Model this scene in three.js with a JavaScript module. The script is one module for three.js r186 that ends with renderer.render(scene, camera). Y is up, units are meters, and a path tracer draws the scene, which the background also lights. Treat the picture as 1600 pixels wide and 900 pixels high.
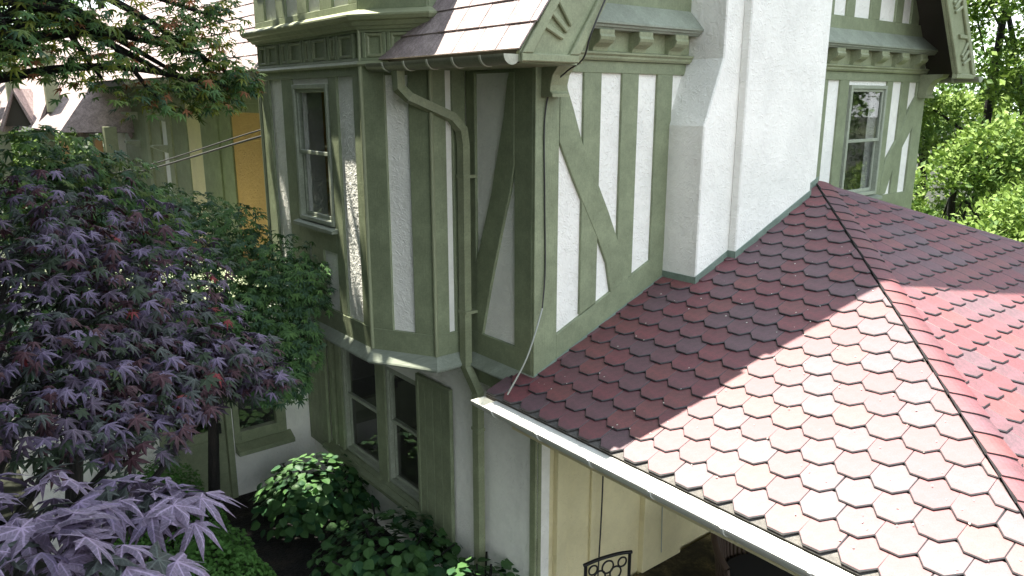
import * as THREE from 'three';
import { mergeGeometries } from 'three/addons/utils/BufferGeometryUtils.js';

// ------------------------------------------------------------------ camera, sky, sun, exposure
const scene = new THREE.Scene();
const CAM = new THREE.Vector3(4.95, 5.4, 4.213);
const camera = new THREE.PerspectiveCamera(41.19, 16 / 9, 0.05, 600);
camera.position.copy(CAM);
camera.lookAt(CAM.x - 7.58, CAM.y - 2.38, CAM.z - 6.07);

const SUN = new THREE.Vector3(-0.266, 1, 0.12).normalize();
{
  const W = 256, H = 128, d = new Float32Array(W * H * 4);
  for (let j = 0; j < H; j++) for (let i = 0; i < W; i++) {
    const el = ((j + 0.5) / H - 0.5) * Math.PI, az = ((i + 0.5) / W - 0.5) * 2 * Math.PI, y = Math.max(0, Math.sin(el));
    const dx = Math.cos(az) * Math.cos(el), dz = Math.sin(az) * Math.cos(el), c = Math.max(0, dx * SUN.x + Math.sin(el) * SUN.y + dz * SUN.z);
    const k = Math.pow(1 - y, 2.2), glow = 0.35 * Math.pow(c, 6), o = (j * W + i) * 4;
    d[o] = 0.35 + 0.35 * k + glow; d[o + 1] = 0.41 + 0.32 * k + glow * 0.98; d[o + 2] = 0.49 + 0.25 * k + glow * 0.92; d[o + 3] = 1;
  }
  const t = new THREE.DataTexture(d, W, H, THREE.RGBAFormat, THREE.FloatType);
  t.mapping = THREE.EquirectangularReflectionMapping; t.magFilter = THREE.LinearFilter; t.needsUpdate = true;
  scene.background = t; scene.environment = t;
}
const sun = new THREE.DirectionalLight(new THREE.Color(1, 0.94, 0.82), 5);
sun.position.copy(SUN).multiplyScalar(40); sun.castShadow = true; sun.shadow.mapSize.set(4096, 4096);
Object.assign(sun.shadow.camera, { left: -25, right: 25, top: 25, bottom: -25, near: 1, far: 120 });
scene.add(sun, sun.target);
const renderer = new THREE.WebGLRenderer({ antialias: true });
renderer.toneMapping = THREE.LinearToneMapping;
renderer.toneMappingExposure = 4.3;
renderer.shadowMap.enabled = true;

// ------------------------------------------------------------------ helpers
let seed = 12345;
const rnd = () => { seed = (seed + 0x6d2b79f5) | 0; let t = Math.imul(seed ^ (seed >>> 15), 1 | seed); t = (t + Math.imul(t ^ (t >>> 7), 61 | t)) ^ t; return ((t ^ (t >>> 14)) >>> 0) / 4294967296; };
const rr = (a, b) => a + (b - a) * rnd();
const V3 = (x, y, z) => new THREE.Vector3(x, y, z);
const taken = {};
const numbered = (n) => { const k = taken[n] = (taken[n] ?? -1) + 1; return k ? n + '_' + String(k).padStart(3, '0') : n; };
function thing(name, label, category, [x, y, z] = [0, 0, 0], group) {
  const o = new THREE.Group(); o.name = numbered(name); o.position.set(x, y, z); scene.add(o);
  o.userData = { label, category }; if (group) o.userData.group = group;
  return o;
}
function group(name, parent) { const g = new THREE.Group(); g.name = name; parent.add(g); return g; }
// adds world-coordinate geometry under a parent whose world offset is pure translation
function put(name, geos, mat, parent) {
  const g = Array.isArray(geos) ? (geos.length === 1 ? geos[0] : mergeGeometries(geos.map((q) => { const c = q.clone(); c.clearGroups(); return c; }), false)) : geos;
  const m = new THREE.Mesh(g, mat); m.name = name; m.castShadow = m.receiveShadow = true;
  if (parent) { for (let p = parent; p && p !== scene; p = p.parent) m.position.sub(p.position); parent.add(m); } else scene.add(m);
  return m;
}
function structure(name, geo, mat) { const m = put(numbered(name), geo, mat); m.userData.kind = 'structure'; return m; }

// frames: U along the wall, V up, N outwards
function frame(O, U) { const V = V3(0, 1, 0), N = new THREE.Vector3().crossVectors(U, V); return { O, U, V, N, m: new THREE.Matrix4().makeBasis(U, V, N).setPosition(O), p: new THREE.Matrix4().makeBasis(N, V, U.clone().negate()).setPosition(O) }; }
const FA = (z) => frame(V3(0, 0, z), V3(1, 0, 0)), FB = (x) => frame(V3(x, 0, 0), V3(0, 0, -1));
const A0 = FA(0), B0 = FB(0);
function shapeOf(poly, holes) {
  const s = new THREE.Shape(poly.map(([a, b]) => new THREE.Vector2(a, b)));
  for (const h of holes || []) s.holes.push(new THREE.Path(h.map(([a, b]) => new THREE.Vector2(a, b))));
  return s;
}
function extr(shape, d, b) {
  if (!b) return new THREE.ExtrudeGeometry(shape, { depth: d, bevelEnabled: false });
  const g = new THREE.ExtrudeGeometry(shape, { depth: d - 2 * b, bevelEnabled: true, bevelThickness: b, bevelSize: b, bevelOffset: -b, bevelSegments: 1 });
  return g.translate(0, 0, b);
}
function plate(f, poly, n0, n1, b = 0.005, holes) { return extr(shapeOf(poly, holes), n1 - n0, b).translate(0, 0, n0).applyMatrix4(f.m); }
const rect = (u0, u1, v0, v1) => [[u0, v0], [u1, v0], [u1, v1], [u0, v1]];
const slab = (f, u0, u1, v0, v1, n0, n1, b = 0.004) => plate(f, rect(u0, u1, v0, v1), n0, n1, b);
const bx = (x0, x1, y0, y1, z0, z1, b = 0.004) => slab(A0, x0, x1, y0, y1, z0, z1, b);
function prism(f, prof, u0, u1, b = 0) { return extr(shapeOf(prof), u1 - u0, b).translate(0, 0, -u1).applyMatrix4(f.p); }
function flat(tris, uvs) {
  const g = new THREE.BufferGeometry(), p = [], uv = [];
  tris.forEach((t) => t.forEach((v) => { p.push(v.x, v.y, v.z); uv.push(v.x + v.z, v.y + v.z * 0.3); }));
  g.setAttribute('position', new THREE.Float32BufferAttribute(p, 3)); g.setAttribute('uv', new THREE.Float32BufferAttribute(uvs || uv, 2)); g.computeVertexNormals();
  return g;
}
// mitred sweep of a closed (n, v) profile along a plan path [x, z]
function sweep(path, prof) {
  const ring = path.map(([x, z], i) => {
    const dir = (a, b) => V3(b[0] - a[0], 0, b[1] - a[1]).normalize(), nrm = (d) => V3(-d.z, 0, d.x).negate().negate();
    const d0 = i ? dir(path[i - 1], path[i]) : dir(path[0], path[1]), d1 = i < path.length - 1 ? dir(path[i], path[i + 1]) : d0;
    const n0 = V3(-d0.z, 0, d0.x), n1 = V3(-d1.z, 0, d1.x), m = n0.clone().add(n1).normalize(), k = 1 / Math.max(0.3, m.dot(n0));
    return prof.map(([n, v]) => V3(x + m.x * n * k, v, z + m.z * n * k));
  });
  const T = [], P = prof.length;
  for (let i = 0; i < ring.length - 1; i++) for (let j = 0; j < P; j++) { const a = ring[i][j], b = ring[i + 1][j], c = ring[i + 1][(j + 1) % P], d = ring[i][(j + 1) % P]; T.push([a, b, c], [a, c, d]); }
  const cap = THREE.ShapeUtils.triangulateShape(prof.map(([a, b]) => new THREE.Vector2(a, b)), []);
  for (const [a, b, c] of cap) { const r = ring[0], e = ring[ring.length - 1]; T.push([r[a], r[c], r[b]], [e[a], e[b], e[c]]); }
  return flat(T);
}
function tube(pts, r, seg = 24, rad = 6, taper) {
  const c = new THREE.CatmullRomCurve3(pts.map((p) => V3(...p)), false, 'centripetal'), g = new THREE.TubeGeometry(c, seg, r, rad, false);
  if (taper) { const p = g.attributes.position, v = V3(0, 0, 0), q = V3(0, 0, 0); for (let i = 0; i <= seg; i++) { c.getPointAt(i / seg, q); const k = 1 + (taper - 1) * i / seg; for (let j = 0; j <= rad; j++) { const n = i * (rad + 1) + j; v.fromBufferAttribute(p, n).sub(q).multiplyScalar(k).add(q); p.setXYZ(n, v.x, v.y, v.z); } } g.computeVertexNormals(); }
  return g.toNonIndexed();
}
function rectPipe(pts, w, d) {
  const P = pts.map((p) => V3(...p)), rings = P.map((p, i) => {
    const t0 = i ? p.clone().sub(P[i - 1]).normalize() : P[1].clone().sub(p).normalize(), t1 = i < P.length - 1 ? P[i + 1].clone().sub(p).normalize() : t0;
    const t = t0.clone().add(t1).normalize(), k = 1 / Math.max(0.5, t.dot(t0)), S = V3(1, 0, 0); S.addScaledVector(t, -S.dot(t)).normalize();
    const Q = new THREE.Vector3().crossVectors(t, S).multiplyScalar(k);
    return [[-1, -1], [1, -1], [1, 1], [-1, 1]].map(([a, b]) => p.clone().addScaledVector(S, a * w / 2).addScaledVector(Q, b * d / 2));
  }), T = [];
  for (let i = 0; i < rings.length - 1; i++) for (let j = 0; j < 4; j++) { const k = (j + 1) % 4; T.push([rings[i][j], rings[i + 1][j], rings[i + 1][k]], [rings[i][j], rings[i + 1][k], rings[i][k]]); }
  const e = rings[rings.length - 1], s = rings[0]; T.push([e[0], e[1], e[2]], [e[0], e[2], e[3]], [s[0], s[2], s[1]], [s[0], s[3], s[2]]);
  return flat(T);
}
const halfRing = (cz, cy, R, t, n = 10, a0 = Math.PI, a1 = 2 * Math.PI) => { const o = []; for (let i = 0; i <= n; i++) { const a = a0 + (a1 - a0) * i / n; o.push([cz + R * Math.cos(a), cy + R * Math.sin(a)]); } for (let i = n; i >= 0; i--) { const a = a0 + (a1 - a0) * i / n; o.push([cz + (R - t) * Math.cos(a), cy + (R - t) * Math.sin(a)]); } return o; };

// ------------------------------------------------------------------ textures and materials
function noiseGrid(n, per, sd) {
  const g = new Float32Array(per * per); let s = sd; const r = () => { s = (s * 1664525 + 1013904223) >>> 0; return s / 4294967296; };
  for (let i = 0; i < per * per; i++) g[i] = r();
  const out = new Float32Array(n * n);
  for (let y = 0; y < n; y++) for (let x = 0; x < n; x++) {
    const fx = x / n * per, fy = y / n * per, ix = Math.floor(fx), iy = Math.floor(fy), u = fx - ix, v = fy - iy, a = u * u * (3 - 2 * u), b = v * v * (3 - 2 * v), q = (i, j) => g[(j % per) * per + (i % per)];
    out[y * n + x] = (q(ix, iy) * (1 - a) + q(ix + 1, iy) * a) * (1 - b) + (q(ix, iy + 1) * (1 - a) + q(ix + 1, iy + 1) * a) * b;
  }
  return out;
}
function mix(n, list) { const o = new Float32Array(n * n); let s = 0; for (const [per, w, sd] of list) { const g = noiseGrid(n, per, sd); s += w; for (let i = 0; i < o.length; i++) o[i] += g[i] * w; } for (let i = 0; i < o.length; i++) o[i] /= s; return o; }
function tex(n, fn, rep, srgb = true) {
  const d = new Uint8Array(n * n * 4);
  for (let i = 0; i < n * n; i++) { const c = fn(i); for (let k = 0; k < 3; k++) d[i * 4 + k] = Math.max(0, Math.min(255, Math.round((Array.isArray(c) ? c[k] : c) * 255))); d[i * 4 + 3] = 255; }
  const t = new THREE.DataTexture(d, n, n); t.wrapS = t.wrapT = THREE.RepeatWrapping; t.magFilter = THREE.LinearFilter; t.minFilter = THREE.LinearMipmapLinearFilter; t.generateMipmaps = true;
  if (srgb) t.colorSpace = THREE.SRGBColorSpace; t.repeat.set(rep, rep); t.needsUpdate = true; return t;
}
// stucco: trowelled ridges
const stN = 512, stH = mix(stN, [[6, 0.8, 3], [24, 1.0, 5], [80, 0.7, 7]]);
for (let k = 0; k < 900; k++) {
  const cx = rnd() * stN, cy = rnd() * stN, a = rr(-0.7, 0.7) + (rnd() < 0.5 ? 0.9 : -0.5), L = rr(5, 20), w = rr(1.4, 3.2), h = rr(0.1, 0.5), ca = Math.cos(a), sa = Math.sin(a);
  for (let y = -22; y <= 22; y++) for (let x = -22; x <= 22; x++) { const u = x * ca + y * sa, v = -x * sa + y * ca + 0.012 * u * u, e = Math.exp(-(u * u) / (L * L) * 2 - (v * v) / (w * w)); if (e > 0.02) { const i = ((Math.floor(cy + y) + stN) % stN) * stN + ((Math.floor(cx + x) + stN) % stN); stH[i] = Math.min(1, stH[i] + e * h); } }
}
const stBump = tex(stN, (i) => stH[i], 1 / 0.9, false);
const coarse = mix(256, [[4, 1, 11], [9, 0.8, 12], [30, 0.5, 13], [90, 0.4, 14]]);
const stCol = tex(256, (i) => { const v = 0.91 + 0.09 * Math.min(1, coarse[i] * 1.5); return [v, v, v * 0.985]; }, 1 / 2.3);
const fineN = mix(256, [[128, 1, 21], [64, 0.7, 22], [16, 0.4, 23]]), grain = mix(256, [[5, 1, 31], [20, 1, 32], [100, 1, 33]]);
const paintCol = tex(256, (i) => { const v = 0.84 + 0.22 * (coarse[i] - 0.5) + 0.16 * (fineN[i] - 0.5); return [v + 0.04, v + 0.04, v]; }, 1 / 0.8);
const streak = (() => { const o = new Float32Array(256 * 256), b = noiseGrid(256, 64, 44), b2 = noiseGrid(256, 8, 45); for (let y = 0; y < 256; y++) for (let x = 0; x < 256; x++) o[y * 256 + x] = 0.7 * b[(y >> 3) * 256 + x] + 0.3 * b2[y * 256 + x]; return o; })();
const paintBump = tex(256, (i) => streak[i] * 0.6 + fineN[i] * 0.4, 1 / 0.5, false);
const granCol = tex(256, (i) => { const s = fineN[i], c = coarse[i]; const v = 0.55 + 0.5 * s + 0.35 * (c - 0.5); return [v, v, v * 1.02]; }, 1 / 0.33);
const granBump = tex(256, (i) => fineN[i], 1 / 0.2, false);
const dirtCol = tex(256, (i) => { const v = Math.pow(coarse[i], 1.5) * 1.2 * (0.7 + 0.6 * fineN[i]); return [v, v * 0.97, v * 0.9]; }, 1 / 1.4);
const lin = (r, g, b) => new THREE.Color().setRGB(r, g, b);
const std = (o) => new THREE.MeshStandardMaterial(o);
const stucco = std({ color: lin(0.86, 0.855, 0.82), map: stCol, bumpMap: stBump, bumpScale: 0.009, roughness: 0.85 });
const stuccoSmooth = std({ color: lin(0.86, 0.855, 0.82), map: stCol, bumpMap: stBump, bumpScale: 0.0065, roughness: 0.85 });
const stuccoYellowBounce = std({ color: lin(0.76, 0.69, 0.44), map: stCol, bumpMap: stBump, bumpScale: 0.007, roughness: 0.85 });  // yellow bounced light around the porch is put into this stucco colour
const stuccoOrangeBounce = std({ color: lin(0.58, 0.36, 0.15), map: stCol, bumpMap: stBump, bumpScale: 0.014, roughness: 0.85 });  // warm orange bounce on the wall left of the bay, painted as stucco colour
const paint = std({ color: lin(0.28, 0.325, 0.218), map: paintCol, bumpMap: paintBump, bumpScale: 0.003, roughness: 0.55 });
const paintTrim = std({ color: lin(0.335, 0.37, 0.25), map: paintCol, bumpMap: paintBump, bumpScale: 0.002, roughness: 0.5 });
const paintGrey = std({ color: lin(0.32, 0.36, 0.32), map: paintCol, bumpMap: paintBump, bumpScale: 0.001, roughness: 0.5 });
const sashMat = std({ color: lin(0.4, 0.44, 0.38), map: paintCol, roughness: 0.45 });
const whiteMetal = std({ color: lin(0.72, 0.72, 0.69), map: stCol, roughness: 0.35 });
const flashMat = std({ color: lin(0.25, 0.33, 0.3), map: paintCol, bumpMap: paintBump, bumpScale: 0.002, roughness: 0.5, metalness: 0.2 });
const darkWood = std({ color: lin(0.045, 0.04, 0.03), roughness: 0.8 });
const interior = std({ color: lin(0.12, 0.11, 0.1), roughness: 0.95 });
const curtainMat = new THREE.MeshPhysicalMaterial({ color: lin(0.6, 0.62, 0.6), roughness: 1, transmission: 0.3, thickness: 0 });
const glass = new THREE.MeshPhysicalMaterial({ color: lin(0.95, 0.97, 0.96), transmission: 1, thickness: 0, roughness: 0.02, ior: 1.6 });
const asphalt = new THREE.MeshPhysicalMaterial({ color: lin(0.06, 0.056, 0.06), map: granCol, roughness: 0.62, ior: 1.7 });
const iron = std({ color: lin(0.02, 0.02, 0.022), roughness: 0.45, metalness: 0.5 });
const cableMat = std({ color: lin(0.03, 0.03, 0.03), roughness: 0.6 });
const cablePale = std({ color: lin(0.35, 0.37, 0.33), roughness: 0.6 });
const deckMat = std({ color: lin(0.12, 0.105, 0.095), map: granCol, roughness: 0.95 });
const redTones = [[0.2, 0.05, 0.06], [0.17, 0.045, 0.055], [0.165, 0.062, 0.075], [0.14, 0.07, 0.085], [0.2, 0.065, 0.06], [0.125, 0.08, 0.095], [0.18, 0.04, 0.055]];
const shingleMats = redTones.map(([r, g, b]) => new THREE.MeshPhysicalMaterial({ color: lin(r * 1.05, g * 0.6, b * 0.68), map: granCol, bumpMap: granBump, bumpScale: 0.0006, roughness: 0.66, ior: 1.96 }));
const roofMats = [[0.5, 0.4, 0.375], [0.46, 0.37, 0.355], [0.54, 0.44, 0.41]].map(([r, g, b]) => std({ color: lin(r, g, b), map: granCol, bumpMap: granBump, bumpScale: 0.0012, roughness: 0.8 }));
const bark = std({ color: lin(0.05, 0.042, 0.038), map: dirtCol, bumpMap: stBump, bumpScale: 0.02, roughness: 0.9 });

function leafSmallFleck() { return new THREE.IcosahedronGeometry(0.6, 0).scale(1, 0.4, 0.7); }
// ------------------------------------------------------------------ ground
const grassMat = std({ color: lin(0.1, 0.14, 0.045), map: dirtCol, roughness: 0.95 });
structure('lawn', new THREE.PlaneGeometry(500, 500).rotateX(-Math.PI / 2).translate(0, -0.02, 0), grassMat);
const soilMat = std({ color: lin(0.05, 0.04, 0.03), map: dirtCol, bumpMap: stBump, bumpScale: 0.03, roughness: 0.95 });
structure('garden_bed', bx(-5.05, 5, -0.1, 0.01, -0.06, 2.2, 0), soilMat);
{
  const path = structure('path', bx(-12, 5, -0.1, 0.0, 2.204, 3.4, 0), std({ color: lin(0.05, 0.05, 0.05), map: dirtCol, roughness: 0.9 }));
  const stoneMats = [0.08, 0.1, 0.065].map((v) => std({ color: lin(v, v * 0.98, v * 0.95), map: dirtCol, bumpMap: stBump, bumpScale: 0.012, roughness: 0.8 }));
  for (let i = 0; i < 14; i++) for (let j = 0; j < 2; j++) put('paving_stone', bx(-5 + i * 0.62, -5 + i * 0.62 + rr(0.55, 0.6), 0.0, rr(0.03, 0.045), 2.24 + j * 0.58, 2.24 + j * 0.58 + rr(0.5, 0.55), 0.01), stoneMats[(i + j * 2) % 3], path);
}

// ------------------------------------------------------------------ main house
const house = thing('tudor_house', 'half timbered house with sage green beams, white stucco and a canted bay', 'house');
const M = 1.45, RZ = -3.28;                                   // roof slope and ridge line of the gabled block
const timber = (f, poly, parent = house, n1 = 0, mat = paint) => put('timber', plate(f, poly, n1 - 0.035, n1, 0.004), mat, parent);

// gable wall B (u = -z)
const winB = rect(5.05, 5.92, 4.2, 5.56);
put('stucco_wall', plate(B0, [[0.03, 2.86], [7.06, 2.86], [7.06, 5.9], [3.28, 11.0], [0.03, 6.1]], -0.2, -0.03, 0, [winB]), stucco, house);
// wall A right of the bay, and the long wall left of it
put('stucco_wall', plate(A0, rect(-1.0, -0.21, 2.85, 6.0), -0.2, -0.03, 0), stucco, house);
put('stucco_wall', plate(A0, rect(-16.5, -4.13, 2.6, 6.2), -0.2, -0.03, 0), stuccoOrangeBounce, house);
put('back_wall', bx(-16.5, -0.21, 0, 6, -7.06, -6.9, 0), stucco, house);
put('floor_slab', bx(-16.5, -0.21, 2.7, 2.8, -6.9, -0.2, 0), interior, house);
put('ceiling_slab', bx(-16.5, -0.21, 5.75, 5.85, -6.9, -0.2, 0), interior, house);
put('partition_wall', bx(-4.4, -4.3, 2.8, 5.75, -6.9, -0.2, 0), interior, house);

// B: near panels
const yB = (s) => 2.95 + 0.4065 * s;
timber(B0, [[0, yB(0) - 0.02], [0.27, yB(0.27)], [0.27, 5.63], [0, 5.73]]);
timber(B0, [[0.27, yB(0.27)], [1.7, yB(1.7)], [1.7, yB(1.7) + 0.3], [0.27, yB(0.27) + 0.27]]);
timber(B0, [[0.27, 5.632], [1.9, 5.632], [1.9, 5.735], [0.272, 5.735]]);
for (const [a, b] of [[0.555, 0.765], [1.03, 1.245], [1.505, 1.72]]) timber(B0, [[a, yB(a) + 0.29], [b, yB(b) + 0.29], [b, 5.632], [a, 5.632]], house, a === 1.505 ? -0.001 : -0.002);
put('brace', plate(B0, [[0.272, 5.05], [0.29, 5.02], [0.44, 4.73], [0.54, 4.55], [0.77, 4.15], [0.89, 3.91], [0.96, 3.6], [1.03, 3.66], [1.2, 3.71], [1.01, 4.16], [0.9, 4.39], [0.77, 4.63], [0.55, 5.02], [0.43, 5.33], [0.36, 5.49], [0.335, 5.632], [0.272, 5.632]], -0.03, 0.003, 0.004), paint, house);
// B: far panels
timber(B0, rect(3.74, 7.06, 5.632, 5.735));
for (const [a, b] of [[4.29, 4.52], [4.8, 5.0], [5.97, 6.11], [6.37, 6.57]]) timber(B0, rect(a, b, 4.16, 5.632), house, -0.002);
timber(B0, rect(6.8, 7.06, 3.2, 5.632));
timber(B0, rect(3.74, 6.8, 3.9, 4.158));
put('brace', plate(B0, [[6.8, 5.46], [6.59, 5.24], [6.41, 4.92], [6.13, 4.62], [6.06, 4.4], [6.06, 4.16], [6.22, 4.17], [6.37, 4.51], [6.58, 4.8], [6.8, 5.05]], -0.03, 0.003, 0.004), paint, house);
// corbel table
{
  const lower = [[-0.02, 5.737], [0.03, 5.737], [0.045, 5.757], [0.045, 5.775], [0.065, 5.79], [0.065, 5.805], [-0.02, 5.825]];
  const crown = [[-0.02, 5.985], [0.115, 5.985], [0.125, 6.0], [0.14, 6.005], [0.145, 6.02], [0.165, 6.03], [0.165, 6.048], [-0.02, 6.235]];
  const corb = [[-0.02, 5.984], [0.135, 5.984], [0.135, 5.945], [0.148, 5.925], [0.142, 5.9], [0.118, 5.875], [0.085, 5.86], [0.06, 5.842], [0.05, 5.81], [-0.02, 5.81]];
  for (const [a, b] of [[0.02, 1.93], [3.6, 6.95]]) {
    put('moulding', prism(B0, lower, a, b), paintTrim, house); put('cornice', prism(B0, crown, a, b), paintGrey, house);
    put('fascia_board', slab(B0, a, b, 5.81, 5.99, -0.03, 0.004, 0.003), paintTrim, house);
  }
  for (const c of [0.18, 0.68, 1.17, 1.66, 4.0, 4.5, 5.03, 5.55, 6.08, 6.6]) put('corbel', prism(B0, corb, c - 0.09, c + 0.09, 0.004), paintTrim, house);
  timber(B0, [[0.0, 6.2], [7.06, 6.2], [7.06, 6.36], [0, 6.36]], house, -0.001);
  for (const [a, b] of [[0.2, 0.42], [0.8, 1.0], [1.4, 1.6], [4.3, 4.5], [4.78, 4.96], [5.34, 5.57], [5.97, 6.16], [6.4, 6.62]]) { const top = (s) => 6.0 + 1.4 * Math.min(s + 0.1, 7 - s); timber(B0, [[a, 6.36], [b, 6.36], [b, Math.max(6.45, Math.min(top(b), 10))], [a, Math.max(6.45, Math.min(top(a), 10))]], house, -0.002); }
}
// brackets under the verge
function bracket(s0, s1) {
  const p = [[0, 5.735], [0.3, 5.735], [0.28, 5.69], [0.2, 5.66], [0.14, 5.6], [0.115, 5.52], [0.11, 5.47], [0.14, 5.45], [0.14, 5.425], [0, 5.425]];
  put('bracket', prism(B0, p, s0, s1, 0.004), paintTrim, house);
}
bracket(0.06, 0.25); bracket(6.83, 7.02);
// bargeboards
{
  const X = FB(0.5);
  for (const side of [1, -1]) {
    const S = (s) => (side === 1 ? s : 6.56 - s), P = (l) => (side === 1 ? l : l.map(([a, b]) => [S(a), b]).reverse());
    const up = (s, y0 = 5.73) => [s, y0];
    put('bargeboard', plate(X, P([[-0.612, 5.67], [-0.05, 5.67], [-0.05, 5.73], [3.28, 5.73 + M * 3.33], [3.28, 5.73 + M * 3.895], [-0.612, 5.735]]), 0, 0.04, 0.004), paintTrim, house);
    put('bargeboard_moulding', plate(X, P([[-0.61, 5.728], [-0.51, 5.728], [3.28, 5.728 + M * 3.79], [3.28, 5.728 + M * 3.89]]), 0.04, 0.075, 0.008), paintTrim, house);
    put('bargeboard_moulding', plate(X, P([[-0.15, 5.728], [-0.05, 5.728], [3.28, 5.728 + M * 3.33], [3.28, 5.728 + M * 3.43]]), 0.04, 0.075, 0.008), paintTrim, house);
    put('bargeboard_moulding', plate(X, P([[-0.61, 5.672], [-0.052, 5.672], [-0.052, 5.727], [-0.61, 5.727]]), 0.04, 0.07, 0.006), paintTrim, house);
    for (let k = 0; k < 9; k++) {                              // carved fan: short reeds set across the board
      const b = -0.42 + Math.floor(k / 3) * 0.42, y = 5.86 + Math.floor(k / 3) * 0.42 * M, j = (k % 3) * 0.055;
      put('bargeboard_reed', plate(X, P([[b + 0.02 + j, y + 0.05 + j * 1.9], [b + 0.2 + j * 0.7, y - 0.03 + j * 0.9], [b + 0.225 + j * 0.7, y + 0.0 + j * 0.9], [b + 0.045 + j, y + 0.085 + j * 1.9]]), 0.04, 0.07, 0.008), paintTrim, house);
      if (k % 3 === 2) put('bargeboard_reed', plate(X, P([[b + 0.1, y + 0.3], [b + 0.42, y + 0.3], [b + 0.45, y + 0.345], [b + 0.13, y + 0.345]]), 0.04, 0.07, 0.006), paintTrim, house);
    }
  }
}
// main roof: deck, verge edge and shingles
{
  const L = 3.88, sl = Math.hypot(1, M), c = 1 / sl, s = M / sl, roof = group('roof', house);
  const deck = (sg) => { const e = [[0.6, 5.76], [RZ, 5.76 + M * L], [RZ, 5.66 + M * L], [0.6, 5.66]].map(([z, y]) => [sg > 0 ? z : 2 * RZ - z, y]); return extr(shapeOf(e.map(([z, y]) => [z, y])), 16.57, 0).applyMatrix4(new THREE.Matrix4().makeBasis(V3(0, 0, 1), V3(0, 1, 0), V3(-1, 0, 0)).setPosition(0.52, 0, 0)); };
  put('roof_deck', deck(1), darkWood, roof); put('roof_deck', deck(-1), darkWood, roof);
  const B = new THREE.Matrix4().makeBasis(V3(1, 0, 0), V3(0, s, -c), V3(0, c, s));
  const rowsOf = (x0, x1, rows) => {
    for (let k = 0; k < rows; k++) {
      let x = x0 - rnd() * 0.2;
      while (x < x1) {
        const w = rr(0.27, 0.34), a = Math.max(x, x0), b = Math.min(x + w - 0.006, x1);
        if (b - a > 0.03) {
          const g = extr(shapeOf(rect(a, b, k * 0.232 - 0.03, k * 0.232 + 0.29)), rr(0.012, 0.016), 0.002);
          g.translate(0, -k * 0.232, 0).rotateX(-0.05).translate(0, k * 0.232, 0.016).applyMatrix4(B).translate(0, 5.765, 0.6);
          put('shingle', g, roofMats[Math.floor(rnd() * 3)], roof);
        }
        x += w;
      }
    }
  };
  rowsOf(-1.75, 0.6, 7); rowsOf(-10.5, -4.0, 9);
  const far = []; for (let k = 0; k < 44; k++) far.push(extr(shapeOf(rect(k < 9 ? -16 : (k < 7 ? -4 : -16), k < 9 ? -10.6 : 0.6, k * 0.232 * 1 - 0.03 * 0, k * 0.232 + 0.235)), 0.014, 0).translate(0, -k * 0.232, 0).rotateX(-0.05).translate(0, k * 0.232, 0.014).applyMatrix4(B).translate(0, 5.765, 0.6));
  const st = put('shingle_courses', far, roofMats[0], roof); st.userData.kind = 'stuff';
}
// eave gutters, hangers, downspout
const gutterMat = std({ color: lin(0.24, 0.25, 0.2), map: paintCol, roughness: 0.4 });
function gutter(parent, f, u0, u1, n, v, R, mat, hangMat, step) {
  const g = group('gutter', parent);
  put('trough', prism(f, halfRing(n, v, R, 0.004, 14), u0, u1), mat, g);
  const cap = [[n - R, v]]; for (let i = 0; i <= 14; i++) { const a = Math.PI + Math.PI * i / 14; cap.push([n + R * Math.cos(a), v + R * Math.sin(a)]); }
  put('end_cap', prism(f, cap.slice(1), u1 - 0.003, u1 + 0.006), hangMat, g); put('end_cap', prism(f, cap.slice(1), u0 - 0.006, u0 + 0.003), hangMat, g);
  if (step) for (let u = u0 + 0.3; u < u1 - 0.05; u += step) put('hanger', prism(f, halfRing(n, v, R + 0.008, 0.008, 12), u - 0.012, u + 0.012), hangMat, g);
  return g;
}
gutter(house, A0, -1.5, 0.52, 0.67, 5.72, 0.075, gutterMat, std({ color: lin(0.55, 0.56, 0.5), map: paintCol, roughness: 0.4 }), 0.36);
gutter(house, A0, -10.5, -4.1, 0.67, 5.72, 0.075, gutterMat, sashMat, 0.5);
gutter(house, FA(-7.2), -3, 0.62, 0.0, 5.7, 0.075, gutterMat, sashMat, 0.6);
put('soffit', bx(-1.0, 0.5, 5.66, 5.68, 0.01, 0.58, 0), paint, house);
put('soffit', bx(-16, -4.14, 5.66, 5.68, 0.01, 0.58, 0), paint, house);
put('downspout', rectPipe([[-1.08, 5.68, 0.66], [-1.08, 5.5, 0.65], [-1.03, 5.42, 0.58], [-0.93, 5.25, 0.2], [-0.9, 5.14, 0.12], [-0.9, 5.0, 0.1], [-0.91, 2.86, 0.1], [-0.8, 2.6, 0.04], [-0.8, 0.05, 0.04]], 0.1, 0.075), paintTrim, house);
for (const y of [3.4, 4.7, 2.2]) put('downspout_strap', bx(y < 2.5 ? -0.86 : -0.965, y < 2.5 ? -0.74 : -0.84, y, y + 0.03, 0, y < 2.5 ? 0.085 : 0.145, 0.002), paintTrim, house);

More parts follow.
